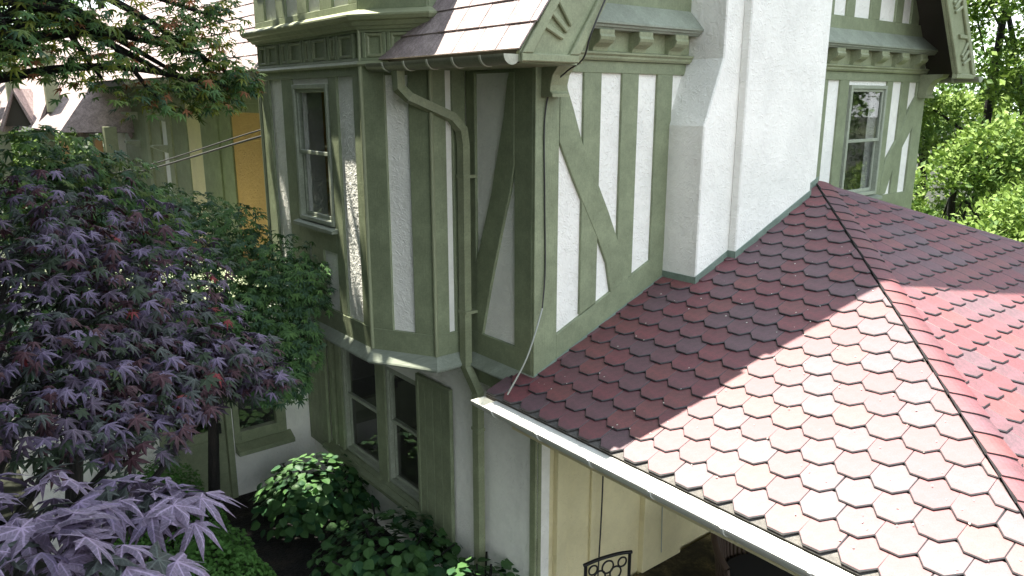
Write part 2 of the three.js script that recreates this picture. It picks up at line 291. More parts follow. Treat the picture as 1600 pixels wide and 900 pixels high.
// wall A right of the bay
timber(A0, rect(-0.28, -0.036, 3.0, 5.66)); timber(A0, rect(-1.0, -0.862, 3.2, 5.66), house, -0.002);
timber(A0, [[-1.0, 2.97], [-0.036, 2.97], [-0.036, 3.2], [-1.0, 3.2]], house, 0.002);
timber(A0, rect(-0.862, -0.28, 5.63, 5.66), house, -0.002);
put('brace', plate(A0, [[-0.28, 5.63], [-0.355, 5.63], [-0.38, 5.56], [-0.43, 5.26], [-0.53, 4.9], [-0.61, 4.59], [-0.76, 4.17], [-0.862, 3.88], [-0.862, 3.2], [-0.77, 3.2], [-0.66, 3.62], [-0.54, 4.01], [-0.41, 4.42], [-0.34, 4.61], [-0.28, 4.86]].reverse(), -0.03, 0.003, 0.004), paint, house);
const flare = [[-0.02, 2.985], [0.004, 2.985], [0.075, 2.885], [0.08, 2.87], [0.055, 2.862], [0.055, 2.845], [0.03, 2.835], [-0.02, 2.835]];
put('drip_board', sweep([[-0.93, 0.0], [0.0, 0.0]], flare), paintGrey, house);

// windows
function sashWindow(parent, f, u0, u1, v0, v1, n, opts = {}) {
  const g = group('window', parent), fr = 0.045, rail = opts.rail ?? (v0 + v1) / 2;
  const bar = (a, b, c, d, e, h) => slab(f, a, b, c, d, n + e, n + h, 0.004);
  put('window_frame', [bar(u0, u0 + fr, v0, v1, -0.08, 0.02), bar(u1 - fr, u1, v0, v1, -0.08, 0.02), bar(u0 + fr, u1 - fr, v1 - fr, v1, -0.08, 0.02), bar(u0 + fr, u1 - fr, v0, v0 + fr, -0.08, 0.022)], opts.frameMat ?? sashMat, g);
  const a = u0 + fr, b = u1 - fr, sash = (c, d, e) => put('sash', [bar(a, a + 0.035, c, d, e, e + 0.03), bar(b - 0.035, b, c, d, e, e + 0.03), bar(a + 0.035, b - 0.035, c, c + 0.04, e, e + 0.03), bar(a + 0.035, b - 0.035, d - 0.035, d, e, e + 0.03)], opts.frameMat ?? sashMat, g);
  sash(rail, v1 - fr, -0.035); sash(v0 + fr, rail + 0.036, -0.07);
  for (const [c, d, e] of [[rail + 0.038, v1 - fr - 0.033, -0.02], [v0 + fr + 0.038, rail + 0.003, -0.055]]) put('pane', new THREE.PlaneGeometry(b - a - 0.066, d - c).translate((a + b) / 2, (c + d) / 2, n + e).applyMatrix4(f.m), glass, g);
  put('sill', prism(f, [[n - 0.05, v0 - 0.002], [n + 0.075, v0 - 0.03], [n + 0.075, v0 - 0.065], [n - 0.05, v0 - 0.065]], u0 - 0.07, u1 + 0.07, 0.003), opts.sillMat ?? paintGrey, g);
  if (opts.curtain) { const cg = new THREE.PlaneGeometry(b - a, v1 - v0, 40, 1), p = cg.attributes.position; for (let i = 0; i < p.count; i++) p.setZ(i, 0.02 * Math.sin(p.getX(i) * 70) + 0.01 * Math.sin(p.getX(i) * 31)); cg.computeVertexNormals(); put('curtain', cg.translate((a + b) / 2, (v0 + v1) / 2 + opts.curtain, n - 0.2).applyMatrix4(f.m), curtainMat, g); }
  return g;
}
sashWindow(house, B0, 5.03, 5.94, 4.19, 5.58, 0, { rail: 4.88 });

// ------------------------------------------------------------------ bay
const bay = group('bay', house);
const K = [[-4.13, -0.03], [-4.13, 0.73], [-1.63, 0.73], [-1.0, 0.38], [-1.0, -0.03]];
const F1 = FA(0.73), dK = V3(0.63, 0, -0.35), LK = dK.length(), F2 = frame(V3(-1.63, 0, 0.73), dK.clone().normalize()), F3 = frame(V3(-1.0, 0, 0.38), V3(0, 0, -1)), F0 = frame(V3(-4.13, 0, 0), V3(0, 0, 1));
put('stucco_wall', plate(F1, rect(-4.1, -1.64, 2.95, 7.2), -0.15, -0.03, 0, [rect(-3.17, -2.37, 4.12, 5.56)]), stucco, bay);
put('stucco_wall', plate(F2, rect(0.0, LK, 2.95, 7.2), -0.1, -0.03, 0), stucco, bay);
put('stucco_wall', plate(F3, rect(0.03, 0.41, 2.95, 7.2), -0.1, -0.03, 0), stucco, bay);
put('stucco_wall', plate(F3, rect(0.41, 3.3, 5.9, 7.2), -0.1, -0.03, 0), stucco, bay);
put('stucco_wall', plate(F0, rect(0, 0.7, 2.95, 7.2), -0.1, -0.03, 0), stucco, bay);
put('stucco_wall', plate(F0, rect(-3, 0, 5.9, 7.2), -0.1, -0.03, 0), stucco, bay);
put('floor_slab', plate(frame(V3(0, 0, 0), V3(1, 0, 0)), K.map(([x, z]) => [x, z]), 0, 0.08, 0).applyMatrix4(new THREE.Matrix4().makeRotationX(Math.PI / 2)).translate(0, 2.96, 0), paint, bay);
const T = (f, poly, n = 0, mat = paint) => put('timber', plate(f, poly, n - 0.035, n, 0.004), mat, bay);
// front face
T(F1, rect(-4.128, -3.86, 3.2, 5.62)); T(F1, rect(-3.48, -3.22, 3.2, 5.62), -0.002); T(F1, rect(-2.32, -2.15, 3.2, 5.62), -0.002); T(F1, rect(-1.8, -1.64, 3.2, 5.62));
T(F1, rect(-4.128, -1.64, 2.98, 3.2), 0.002); T(F1, rect(-4.128, -1.64, 5.62, 5.72), 0.002); T(F1, rect(-3.22, -2.32, 3.84, 4.06), -0.001); T(F1, rect(-3.22, -3.05, 3.2, 3.84), -0.002); T(F1, rect(-2.66 - 0.3, -2.66, 3.2, 3.84), -0.003);
// cant
T(F2, rect(0.006, 0.245, 3.2, 5.7)); T(F2, rect(0.49, LK - 0.006, 3.2, 5.7)); T(F2, rect(0.006, LK - 0.006, 2.98, 3.2), 0.002); T(F2, rect(0.245, 0.49, 5.62, 5.7), -0.001);
// return
T(F3, rect(0.006, 0.16, 3.2, 5.7)); T(F3, rect(0.235, 0.38, 3.2, 5.7)); T(F3, rect(0.006, 0.38, 2.98, 3.2), 0.002);
T(F0, rect(0, 0.728, 2.98, 5.72), -0.001);
// corner beads
for (const [x, z] of [K[1], K[2], K[3]]) put('corner_bead', new THREE.CylinderGeometry(0.022, 0.022, 2.73, 10).toNonIndexed().translate(x, 4.355, z), paintTrim, bay);
put('corner_bead', new THREE.CylinderGeometry(0.018, 0.018, 0.32, 10).toNonIndexed().translate(-1.63, 5.88, 0.73), paintTrim, bay);
const path3 = [K[1], K[2], K[3], [-1.0, 0.01]];
put('drip_board', sweep([[-4.13, 0], ...path3], flare), paintGrey, bay);
put('moulding', sweep([[-4.13, 0], ...path3], [[-0.02, 5.7], [0.03, 5.7], [0.04, 5.72], [0.025, 5.745], [-0.02, 5.755]]), paintTrim, bay);
put('cornice', sweep([[-4.13, 0], K[1], K[2], K[3], [-1.0, -0.6]], [[-0.02, 6.02], [0.03, 6.02], [0.045, 6.045], [0.06, 6.05], [0.08, 6.085], [0.11, 6.095], [0.13, 6.125], [0.13, 6.14], [-0.02, 6.2]]), paintTrim, bay);
put('frieze_board', [slab(F1, -4.12, -1.635, 5.75, 6.03, -0.05, -0.02, 0), slab(F2, 0.004, LK - 0.004, 5.75, 6.03, -0.05, -0.02, 0), slab(F3, 0.004, 0.6, 5.75, 6.03, -0.05, -0.02, 0)], paint, bay);
put('frieze_rail', [sweep(path3, [[-0.03, 5.995], [0.008, 5.995], [0.012, 6.02], [-0.03, 6.02]]), sweep(path3, [[-0.03, 5.75], [0.012, 5.75], [0.008, 5.775], [-0.03, 5.775]])], paint, bay);
const friezePanel = (f, a, b) => {
  put('frieze_stile', slab(f, a - 0.035, a, 5.776, 5.994, -0.03, 0.008, 0.003), paint, bay); put('frieze_stile', slab(f, b, b + 0.035, 5.776, 5.994, -0.03, 0.007, 0.003), paint, bay);
  const w = 0.03, o = rect(a, b, 5.78, 5.99), i = rect(a + w, b - w, 5.78 + w, 5.99 - w);
  put('panel_moulding', plate(f, o, -0.025, 0.002, 0.006, [i]), paintTrim, bay);
};
for (const [a, b] of [[-4.06, -3.88], [-3.83, -3.56], [-3.42, -3.3], [-3.22, -2.92], [-2.82, -2.72], [-2.64, -2.34], [-2.24, -2.14], [-2.05, -1.78]]) friezePanel(F1, a, b);
for (const [a, b] of [[0.07, 0.25], [0.33, 0.63]]) friezePanel(F2, a, b);
// storey above the cornice
T(F1, rect(-4.12, -1.64, 6.19, 6.255), -0.001);
for (const [a, b] of [[-4.12, -3.83], [-3.5, -3.26], [-2.94, -2.71], [-2.41, -2.15], [-1.81, -1.64]]) T(F1, rect(a, b, 6.255, 7.1), -0.002);
T(F2, rect(0.01, LK - 0.01, 6.19, 6.32), 0.001); T(F2, rect(0.01, 0.16, 6.32, 7.1)); T(F2, rect(0.56, LK - 0.01, 6.32, 7.1)); T(F3, rect(0.006, 0.5, 6.19, 7.1));
put('bay_roof', bx(-4.2, -0.92, 7.2, 7.3, -2.5, 0.82, 0.01), darkWood, bay);
sashWindow(bay, F1, -3.19, -2.35, 4.12, 5.56, -0.01, { rail: 4.84 });

// ------------------------------------------------------------------ ground floor
const low = group('ground_floor', house);
const G = FA(-0.06);
put('stucco_wall', plate(G, rect(-5.05, -0.002, 0, 2.86), -0.15, 0, 0, [rect(-4.38, -2.06, 0.74, 2.3)]), stucco, low);
put('floor_slab', bx(-5.3, -0.21, 0, 0.1, -6.9, -0.21, 0), interior, low); put('partition_wall', bx(-5.2, -0.21, 0.1, 2.7, -3.3, -3.2, 0), interior, low);
for (const [a, b] of [[-4.02, -3.06], [-2.84, -2.06]]) sashWindow(low, G, a, b, 0.77, 2.3, -0.02, { rail: a < -3 ? 1.56 : 1.58, frameMat: sashMat, sillMat: paint });
put('window_mullion', slab(G, -3.058, -2.842, 0.74, 2.3, -0.1, 0.02), paint, low);
put('window_jamb', [slab(G, -4.38, -4.26, 0.74, 2.3, -0.1, 0.03), slab(G, -4.2, -4.12, 0.74, 2.3, -0.1, 0.01), slab(G, -4.1, -4.022, 0.74, 2.3, -0.1, 0.025), slab(G, -4.26, -4.1, 0.74, 2.3, -0.12, -0.03)], paint, low);
put('window_sill', prism(G, [[-0.05, 0.745], [0.13, 0.7], [0.13, 0.65], [-0.05, 0.65]], -4.5, -2.0, 0.004), paint, low);
function shutter(u0, u1) {
  const s = group('shutter', low);
  put('shutter_panel', slab(G, u0 + 0.01, u1 - 0.01, 0.62, 2.42, 0.02, 0.045, 0.002), paint, s);
  for (let k = 0; k < 4; k++) put('board', slab(G, u0 + 0.02 + k * (u1 - u0 - 0.04) / 4, u0 + 0.012 + (k + 1) * (u1 - u0 - 0.04) / 4, 0.63, 2.41, 0.045, 0.056, 0.003), paint, s);
  put('shutter_rail', [slab(G, u0, u0 + 0.05, 0.6, 2.44, 0.02, 0.066), slab(G, u1 - 0.05, u1, 0.6, 2.44, 0.02, 0.066), slab(G, u0 + 0.05, u1 - 0.05, 2.36, 2.44, 0.02, 0.065), slab(G, u0 + 0.05, u1 - 0.05, 0.6, 0.68, 0.02, 0.065)], paint, s);
}
shutter(-2.04, -1.36); shutter(-5.03, -4.42);
put('header_board', bx(-1.0, -0.02, 2.7, 2.835, -0.06, 0.012), paint, low);
// wall under the porch roof (faces the porch), with pilasters
put('porch_wall', plate(B0, rect(0.065, 7.06, 0, 2.9), -0.2, -0.035, 0), stuccoYellowBounce, low);
for (const [a, b, n, m] of [[0.06, 0.1, 0.01, paintTrim], [0.29, 0.42, 0.03, stuccoYellowBounce], [0.78, 0.84, 0.0, stuccoYellowBounce], [1.55, 2.2, 0.04, stuccoYellowBounce], [3.2, 3.6, 0.04, stuccoYellowBounce]]) put('pilaster', slab(B0, a, b, 0.1, 2.8, -0.035, n), m, low);
put('corner_board', bx(-0.09, -0.005, 0, 2.835, -0.06, -0.035), paintTrim, low);

// chimney
{
  const ch = group('chimney', house), C1 = FB(0);
  put('chimney_stack', plate(C1, [[1.7, 2.8], [3.73, 2.8], [3.73, 9.1], [1.935, 9.1], [1.935, 5.78], [1.7, 5.165]], -0.3, 0.41, 0.012), stuccoSmooth, ch);
  put('chimney_breast', plate(C1, [[2.19, 2.8], [3.47, 2.8], [3.47, 9.0], [2.19, 9.0]], 0.405, 0.5, 0.012), stuccoSmooth, ch);
  const yR = (s) => 2.822 + 0.4065 * (0.32 + s);
  const band = (a, b) => [[a, yR(a) - 0.03], [b, yR(b) - 0.03], [b, yR(b) + 0.1], [a, yR(a) + 0.1]];
  put('flashing', plate(C1, band(1.69, 2.19), 0.41, 0.418, 0.002), flashMat, ch); put('flashing', plate(C1, band(2.18, 3.48), 0.5, 0.508, 0.002), flashMat, ch); put('flashing', plate(C1, band(3.475, 3.76), 0.41, 0.418, 0.002), flashMat, ch);
  put('flashing', bx(0.0, 0.42, yR(1.7) - 0.04, yR(1.7) + 0.09, -1.7, -1.69, 0.002), flashMat, ch); put('flashing', bx(0.41, 0.51, yR(2.19) - 0.04, yR(2.19) + 0.1, -2.19, -2.18, 0.002), flashMat, ch);
  put('flashing', plate(C1, [[0.0, yB(0) - 0.05], [1.7, yB(1.7) - 0.05], [1.7, yB(1.7) + 0.045], [0, yB(0) + 0.045]], 0.003, 0.01, 0.002), flashMat, house);
}

// ------------------------------------------------------------------ wall further left: timbers, roofs, entrance
for (const [a, b, n] of [[-7.9, -7.36, 0.0], [-8.2, -7.9, 0.03], [-8.88, -8.2, -0.004], [-10.55, -9.66, 0.0], [-10.85, -10.55, 0.03], [-12.02, -11.3, 0.02], [-12.27, -12.02, 0.06], [-13.11, -12.27, 0.0], [-14.39, -13.11, -0.004], [-6.0, -5.8, -0.003], [-4.4, -4.14, 0]]) put('timber', slab(A0, a, b, 2.85, 5.65, -0.05, n), a < -9 && n > 0.01 ? paintTrim : paint, house);
put('timber', slab(A0, -16, -4.14, 5.35, 5.66, -0.05, 0.035), paint, house); put('timber', slab(A0, -7.3, -4.14, 5.22, 5.35, -0.05, 0.02), paint, house);
for (const x of [-11.0, -12.15, -13.1]) for (const y of [3.4, 4.4, 5.0]) if ((x * 3 + y * 7) % 2 > -1.2) put('corbel', prism(A0, [[0, y], [0.28, y + 0.12], [0.28, y + 0.16], [0, y + 0.16]], x - 0.1, x + 0.1), sashMat, house);
for (const [a, b] of [[-11.295, -10.855], [-15.6, -14.45], [-9.65, -8.9]]) put('stucco_panel', slab(A0, a, b, 2.85, 5.35, -0.03, -0.015, 0), a > -10 ? stuccoYellowBounce : stucco, house);
const wing = thing('garden_pavilion', 'low shingled roof with three small steep gablets standing past the wall coloured with warm bounced light', 'pavilion', [-16, 0, 1]);
{
  put('roof_slope', flat([[V3(-18.4, 5.0, 2.6), V3(-13.6, 4.75, 1.4), V3(-13.9, 7.4, -0.6)], [V3(-18.4, 5.0, 2.6), V3(-13.9, 7.4, -0.6), V3(-18.7, 7.6, 0.4)], [V3(-13.6, 4.75, 1.4), V3(-13.4, 4.7, -0.6), V3(-13.9, 7.4, -0.6)]]), roofMats[0], wing);
  const pts = [[-15.2, 4.85, 1.9], [-14.7, 4.8, 1.2], [-14.0, 4.7, 0.45]];
  pts.forEach(([x, y, z], i) => {
    const g = group('gablet', wing), w = 0.3 + 0.1 * i, h = 0.7 + 0.12 * i, F = frame(V3(x, y, z), V3(0.45, 0, -0.89).normalize());
    put('gable_face', plate(F, [[-w, 0], [w, 0], [0, h]], 0, 0.05), darkWood, g);
    for (const q of [-1, 1]) put('roof_slope', plate(F, [[q * (w + 0.08), -0.06], [q * (w + 0.02), -0.12], [0, h], [0, h + 0.1]], -0.9, 0.12, 0.004), roofMats[i % 3], g);
  });
  for (const [x, y, z] of [[-15.5, 5.2, 1.9], [-14.6, 5.15, 1.3], [-13.4, 2, 0.5], [-14.6, 2, 1.5], [-15.8, 2, 2.2]]) put('post', bx(x - 0.12, x + 0.12, y > 4 ? y : 0, y > 4 ? y + 1.4 : 4.85, z - 0.12, z + 0.12), paintTrim, wing);
  const pv = group('door', wing); put('door_frame', [bx(-13.9, -13.7, 2.4, 4.6, 0.6, 0.75), bx(-13.9, -13.7, 2.4, 4.6, 1.25, 1.4), bx(-13.9, -13.7, 2.4, 3.2, 0.75, 1.25)], std({ color: lin(0.45, 0.25, 0.1), roughness: 0.5 }), pv); put('pane', new THREE.PlaneGeometry(0.5, 1.4).rotateY(Math.PI / 2).translate(-13.8, 3.9, 1.0), glass, pv);
}
const entry = thing('entrance_block', 'white stucco entrance block with a dark green door and side window', 'entrance', [-5.05, 0, 1]);
{
  const E0 = FB(-5.05);   // u = -z
  put('stucco_wall', plate(E0, rect(-3.4, 0.06, 0, 2.75), -0.2, 0, 0, [rect(-1.06, -0.42, 0.82, 1.95), rect(-2.0, -1.16, 0.0, 2.1)]), stucco, entry);
  put('flat_roof', bx(-8.4, -4.9, 2.75, 2.9, -0.03, 3.5, 0.01), paint, entry); put('stucco_wall', bx(-8.4, -5.25, 0, 2.75, 3.25, 3.4, 0), stucco, entry); put('back_wall', bx(-8.4, -8.2, 0, 2.75, 0, 3.25, 0), stucco, entry);
  const w = group('window', entry); put('window_frame', [slab(E0, -1.1, -1.02, 0.8, 1.99, -0.08, 0.03), slab(E0, -0.5, -0.36, 0.8, 1.99, -0.08, 0.03), slab(E0, -1.02, -0.5, 1.9, 1.99, -0.08, 0.03), slab(E0, -1.02, -0.5, 0.8, 0.96, -0.08, 0.03)], paint, w);
  put('pane', new THREE.PlaneGeometry(0.54, 0.96).translate(-0.76, 1.43, -0.03).applyMatrix4(E0.m), glass, w); put('sill', prism(E0, [[0, 0.8], [0.16, 0.72], [0.16, 0.66], [0, 0.66]], -1.1, -0.3, 0.003), paint, w);
  const d = group('door', entry); put('door_leaf', plate(E0, rect(-1.95, -1.2, 0.03, 2.06), -0.09, -0.05, 0.003, [rect(-1.83, -1.32, 1.05, 1.9)]), paint, d); put('door_frame', [slab(E0, -1.2, -1.12, 0, 2.14, -0.1, 0.03), slab(E0, -2.05, -1.95, 0, 2.14, -0.1, 0.03), slab(E0, -1.95, -1.2, 2.06, 2.14, -0.1, 0.03)], paint, d);
  put('door_panel', plate(E0, rect(-1.83, -1.32, 0.2, 0.92), -0.05, -0.035, 0.01), paint, d); put('pane', new THREE.PlaneGeometry(0.52, 0.86).translate(-1.575, 1.475, -0.07).applyMatrix4(E0.m), glass, d); put('handle', slab(E0, -1.29, -1.26, 1.0, 1.14, -0.05, 0.0), iron, d);
}

// ------------------------------------------------------------------ porch
const porch = thing('porch', 'porch under a hipped roof of red octagonal shingles with a white gutter', 'porch', [2.2, 0, -3.7]);
{
  const PT = Math.atan(0.4065), c = Math.cos(PT), s = Math.sin(PT), EX = 4.48, EY = 2.822, EZ = 0.32, AX = 0.4, AZ = -3.76, BZ = 2 * AZ - EZ;
  const AY = EY + 0.4065 * (EZ - AZ), dn = (v, k) => v.clone().add(V3(0, -k, 0));
  const p = { fl: V3(-0.27, EY, EZ), fr: V3(EX, EY, EZ), ap: V3(AX, AY, AZ), al: V3(-0.03, AY, AZ), br: V3(EX, EY, BZ), bl: V3(-0.03, EY, BZ), wl: V3(-0.27, EY + 0.4065 * 0.28, 0.04), wi: V3(-0.03, EY + 0.4065 * 0.28, 0.04) };
  const roofF = group('roof_front_slope', porch), roofE = group('roof_end_slope', porch), roofB = group('roof_back_slope', porch);
  const solid = (poly) => { const T = []; for (let i = 1; i < poly.length - 1; i++) T.push([poly[0], poly[i], poly[i + 1]], [dn(poly[0], 0.06), dn(poly[i + 1], 0.06), dn(poly[i], 0.06)]); poly.forEach((v, i) => { const w = poly[(i + 1) % poly.length]; T.push([v, dn(v, 0.06), dn(w, 0.06)], [v, dn(w, 0.06), w]); }); return flat(T); };
  put('roof_deck', [solid([p.fl, p.fr, p.ap, p.al, p.wi]), solid([p.fl, p.wi, p.wl])], deckMat, roofF);
  put('roof_deck', solid([p.fr, p.br, p.ap]), deckMat, roofE); put('roof_deck', solid([p.br, p.bl, p.al, p.ap]), deckMat, roofB);
  const W = 0.24, EXP = 0.205, H = 0.27;
  const base = [[-0.056, 0], [0.056, 0], [0.1225, 0.075], [0.1225, H], [-0.1225, H], [-0.1225, 0.075]];
  const clip = (poly, a, b, d) => { const o = [], f = ([x, y]) => a * x + b * y - d; poly.forEach((q, i) => { const r = poly[(i + 1) % poly.length], fq = f(q), fr = f(r); if (fq <= 0) o.push(q); if (fq * fr < 0) { const t = fq / (fq - fr); o.push([q[0] + (r[0] - q[0]) * t, q[1] + (r[1] - q[1]) * t]); } }); return o; };
  const tileGeo = (poly) => { const g = new THREE.ExtrudeGeometry(shapeOf(poly), { depth: 0.006, bevelEnabled: true, bevelThickness: 0.006, bevelSize: 0.006, bevelOffset: -0.006, bevelSegments: 1 }); return g.translate(0, 0, 0.006).rotateX(-0.02 / H).translate(0, 0, 0.02); };
  const full = tileGeo(base);
  const proj = (v) => v.clone().project(camera), inView = (v) => { const q = proj(v); return q.z < 1 && Math.abs(q.x) < 1.06 && Math.abs(q.y) < 1.1; };
  camera.updateMatrixWorld(); camera.updateProjectionMatrix();
  // F: basis with x across, y up the slope; list of {x, y}; hip: clip lines (a, b, d)
  const lay = (grp, O, X, Y, x0, x1, wMax, hips, cap) => {
    const Z = new THREE.Vector3().crossVectors(X, Y), Mx = new THREE.Matrix4().makeBasis(X, Y, Z), list = [];
    for (let k = 0; k * EXP < wMax; k++) for (let i = 0; ; i++) {
      const x = x0 + (i + (k % 2) / 2) * W, y = k * EXP - 0.012; if (x > x1) break;
      let poly = base.map(([a, b]) => [a + x, b + y]), cut = false;
      for (const [a, b, d] of hips) { const before = poly; poly = clip(poly, a, b, d); if (poly.length !== before.length || poly.some((q, n) => q[0] !== before[n][0])) cut = true; if (poly.length < 3) break; }
      if (poly.length < 3) continue;
      const area = Math.abs(THREE.ShapeUtils.area(poly.map(([a, b]) => new THREE.Vector2(a, b)))); if (area < 0.004) continue;
      const w = O.clone().addScaledVector(X, x).addScaledVector(Y, y + 0.08);
      list.push({ x, y, w, poly: cut ? poly.map(([a, b]) => [a - x, b - y]) : null, k, i });
    }
    const seen = list.filter((t) => inView(t.w) && !(t.w.x < 0.02 && t.w.z < -0.02) && !(t.w.x < 0.4 && t.w.z < -1.75 && t.w.z > -3.7)).sort((a, b) => a.w.distanceTo(CAM) - b.w.distanceTo(CAM)), parts = new Set(seen.slice(0, cap)), rest = [];
    for (const t of list) {
      const g0 = t.poly ? tileGeo(t.poly) : full, mm = new THREE.Matrix4().makeTranslation(t.x, t.y, 0).premultiply(Mx).setPosition(O.clone().addScaledVector(X, t.x).addScaledVector(Y, t.y));
      mm.multiply(new THREE.Matrix4().makeRotationZ(rr(-0.022, 0.022))).multiply(new THREE.Matrix4().makeRotationX(rr(-0.012, 0.004)));
      if (parts.has(t)) {
        const m = new THREE.Mesh(g0, [shingleMats[Math.floor(rnd() * shingleMats.length)], asphalt]); m.name = 'shingle'; m.castShadow = m.receiveShadow = true;
        mm.decompose(m.position, m.quaternion, m.scale); m.position.sub(porch.position); grp.add(m);
      } else { const g = g0.clone().applyMatrix4(mm); g.clearGroups(); rest.push(g); }
    }
    if (rest.length) { const m = put('shingles_beyond', rest, shingleMats[2], grp); m.userData.kind = 'stuff'; }
    return parts.size;
  };
  const slope = (EZ - AZ) / c;
  const nF = lay(roofF, V3(0, EY, EZ), V3(1, 0, 0), V3(0, s, -c), -0.2, EX, slope - 0.1, [[1, c, EX - 0.012], [-1, 0, 0.27]], 290);
  const O2 = V3(EX, EY, EZ);            // x runs to -z
  const nE = lay(roofE, O2, V3(0, 0, -1), V3(-c, s, 0), 0.1, EZ - BZ, slope - 0.1, [[-1, c, -0.012], [1, c, EZ - BZ - 0.01]], 290);
  console.log('tiles', nF, nE);
  { // fallen petals and grit lying on the shingles
    const im = new THREE.InstancedMesh(leafSmallFleck(), std({ color: lin(0.62, 0.6, 0.52), roughness: 0.9 }), 150), mm = new THREE.Matrix4();
    for (let i = 0; i < 150; i++) { const x = rr(0.1, 4.2), w = rr(0.05, 1) * Math.min(slope - 0.2, (EX - x) / c - 0.1), k = rr(0.006, 0.015); mm.makeBasis(V3(k, 0, 0), V3(0, k * c, k * s), V3(0, -s * k, c * k)).multiply(new THREE.Matrix4().makeRotationY(rr(0, 6.28))).setPosition(x - porch.position.x, EY + w * s + 0.034 - porch.position.y, EZ - w * c + 0.012 - porch.position.z); im.setMatrixAt(i, mm); }
    im.name = 'debris'; im.userData.kind = 'stuff'; im.castShadow = im.receiveShadow = true; roofF.add(im);
  }
  // hip caps along the front hip, lying over to the end slope
  const hipDir = p.ap.clone().sub(p.fr), hl = hipDir.length(); hipDir.normalize();
  const nEnd = V3(s, c, 0), acr = new THREE.Vector3().crossVectors(hipDir, nEnd).normalize(); if (acr.z > 0) acr.negate();
  for (let d = 0; d < hl - 0.1; d += 0.2) {
    const P = [], N = 6, Lc = 0.27, Wc = 0.19;
    const at = (a, b, h) => p.fr.clone().addScaledVector(hipDir, d + a).addScaledVector(acr, b).addScaledVector(nEnd, h);
    const row = (a, lift, k) => Array.from({ length: N + 1 }, (_, i) => { const t = i / N; return at(a + (k ? 0.06 * t * t - 0.07 * t : -0.04 * t), -0.015 + t * Wc, 0.03 + lift + 0.022 * Math.sin(t * 2.6)); });
    const r0 = row(0, 0.016, 1), r1 = row(Lc, 0, 0), q0 = r0.map((v) => v.clone().addScaledVector(nEnd, -0.026));
    const T = []; for (let i = 0; i < N; i++) { T.push([r0[i], r0[i + 1], r1[i + 1]], [r0[i], r1[i + 1], r1[i]]); P.push([r0[i], q0[i], q0[i + 1]], [r0[i], q0[i + 1], r0[i + 1]]); }
    P.push([r0[0], r1[0], q0[0]], [r0[N], q0[N], r1[N]]);
    const g = flat([...T, ...P]); g.addGroup(0, T.length * 3, 0); g.addGroup(T.length * 3, P.length * 3, 1);
    const m = put('hip_cap', g, [shingleMats[Math.floor(rnd() * 5)], asphalt], porch);
  }
  // back hip and short ridge
  put('ridge_cap', tube([[-0.02, AY + 0.01, AZ], [AX, AY + 0.01, AZ]], 0.05, 4, 8), shingleMats[2], porch);
  put('back_hip_cap', tube([[AX, AY, AZ], [EX, EY, BZ]], 0.045, 6, 8), shingleMats[3], porch);
  // eave: drip edge, fascia, gutter, soffit, posts, floor
  put('drip_edge', bx(-0.27, EX, EY - 0.085, EY - 0.012, EZ - 0.01, EZ + 0.012, 0.002), darkWood, porch);
  put('starter_strip', extr(shapeOf(rect(-0.27, EX, -0.015, 0.12)), 0.008, 0).applyMatrix4(new THREE.Matrix4().makeBasis(V3(1, 0, 0), V3(0, s, -c), V3(0, c, s)).setPosition(0, EY + 0.001, EZ)), std({ color: lin(0.2, 0.19, 0.17), map: granCol, roughness: 0.95 }), porch);
  put('gutter_guard', prism(A0, [[EZ + 0.014, EY - 0.018], [EZ + 0.158, EY - 0.034], [EZ + 0.158, EY - 0.037], [EZ + 0.014, EY - 0.022]], -0.12, EX + 0.1), whiteMetal, porch);
  gutter(porch, A0, -0.3, EX + 0.1, EZ + 0.085, EY - 0.035, 0.075, whiteMetal, whiteMetal, 0.6);
  put('fascia_board', bx(-0.02, EX - 0.05, EY - 0.22, EY - 0.09, EZ - 0.07, EZ - 0.03), whiteMetal, porch);
  put('soffit', bx(0.05, EX - 0.1, EY - 0.24, EY - 0.22, AZ, EZ - 0.03, 0), stuccoYellowBounce, porch);
  put('porch_floor', bx(0.02, EX - 0.2, 0, 0.35, -7.6, EZ - 0.25, 0.01), std({ color: lin(0.4, 0.34, 0.2), map: dirtCol, roughness: 0.8 }), porch);
  for (const [x, z] of [[EX - 0.4, 0.0], [EX - 0.4, -7.4], [EX - 0.4, -3.7]]) put('post', bx(x - 0.1, x + 0.1, 0.35, EY - 0.24, z - 0.1, z + 0.1, 0.01), whiteMetal, porch);
}

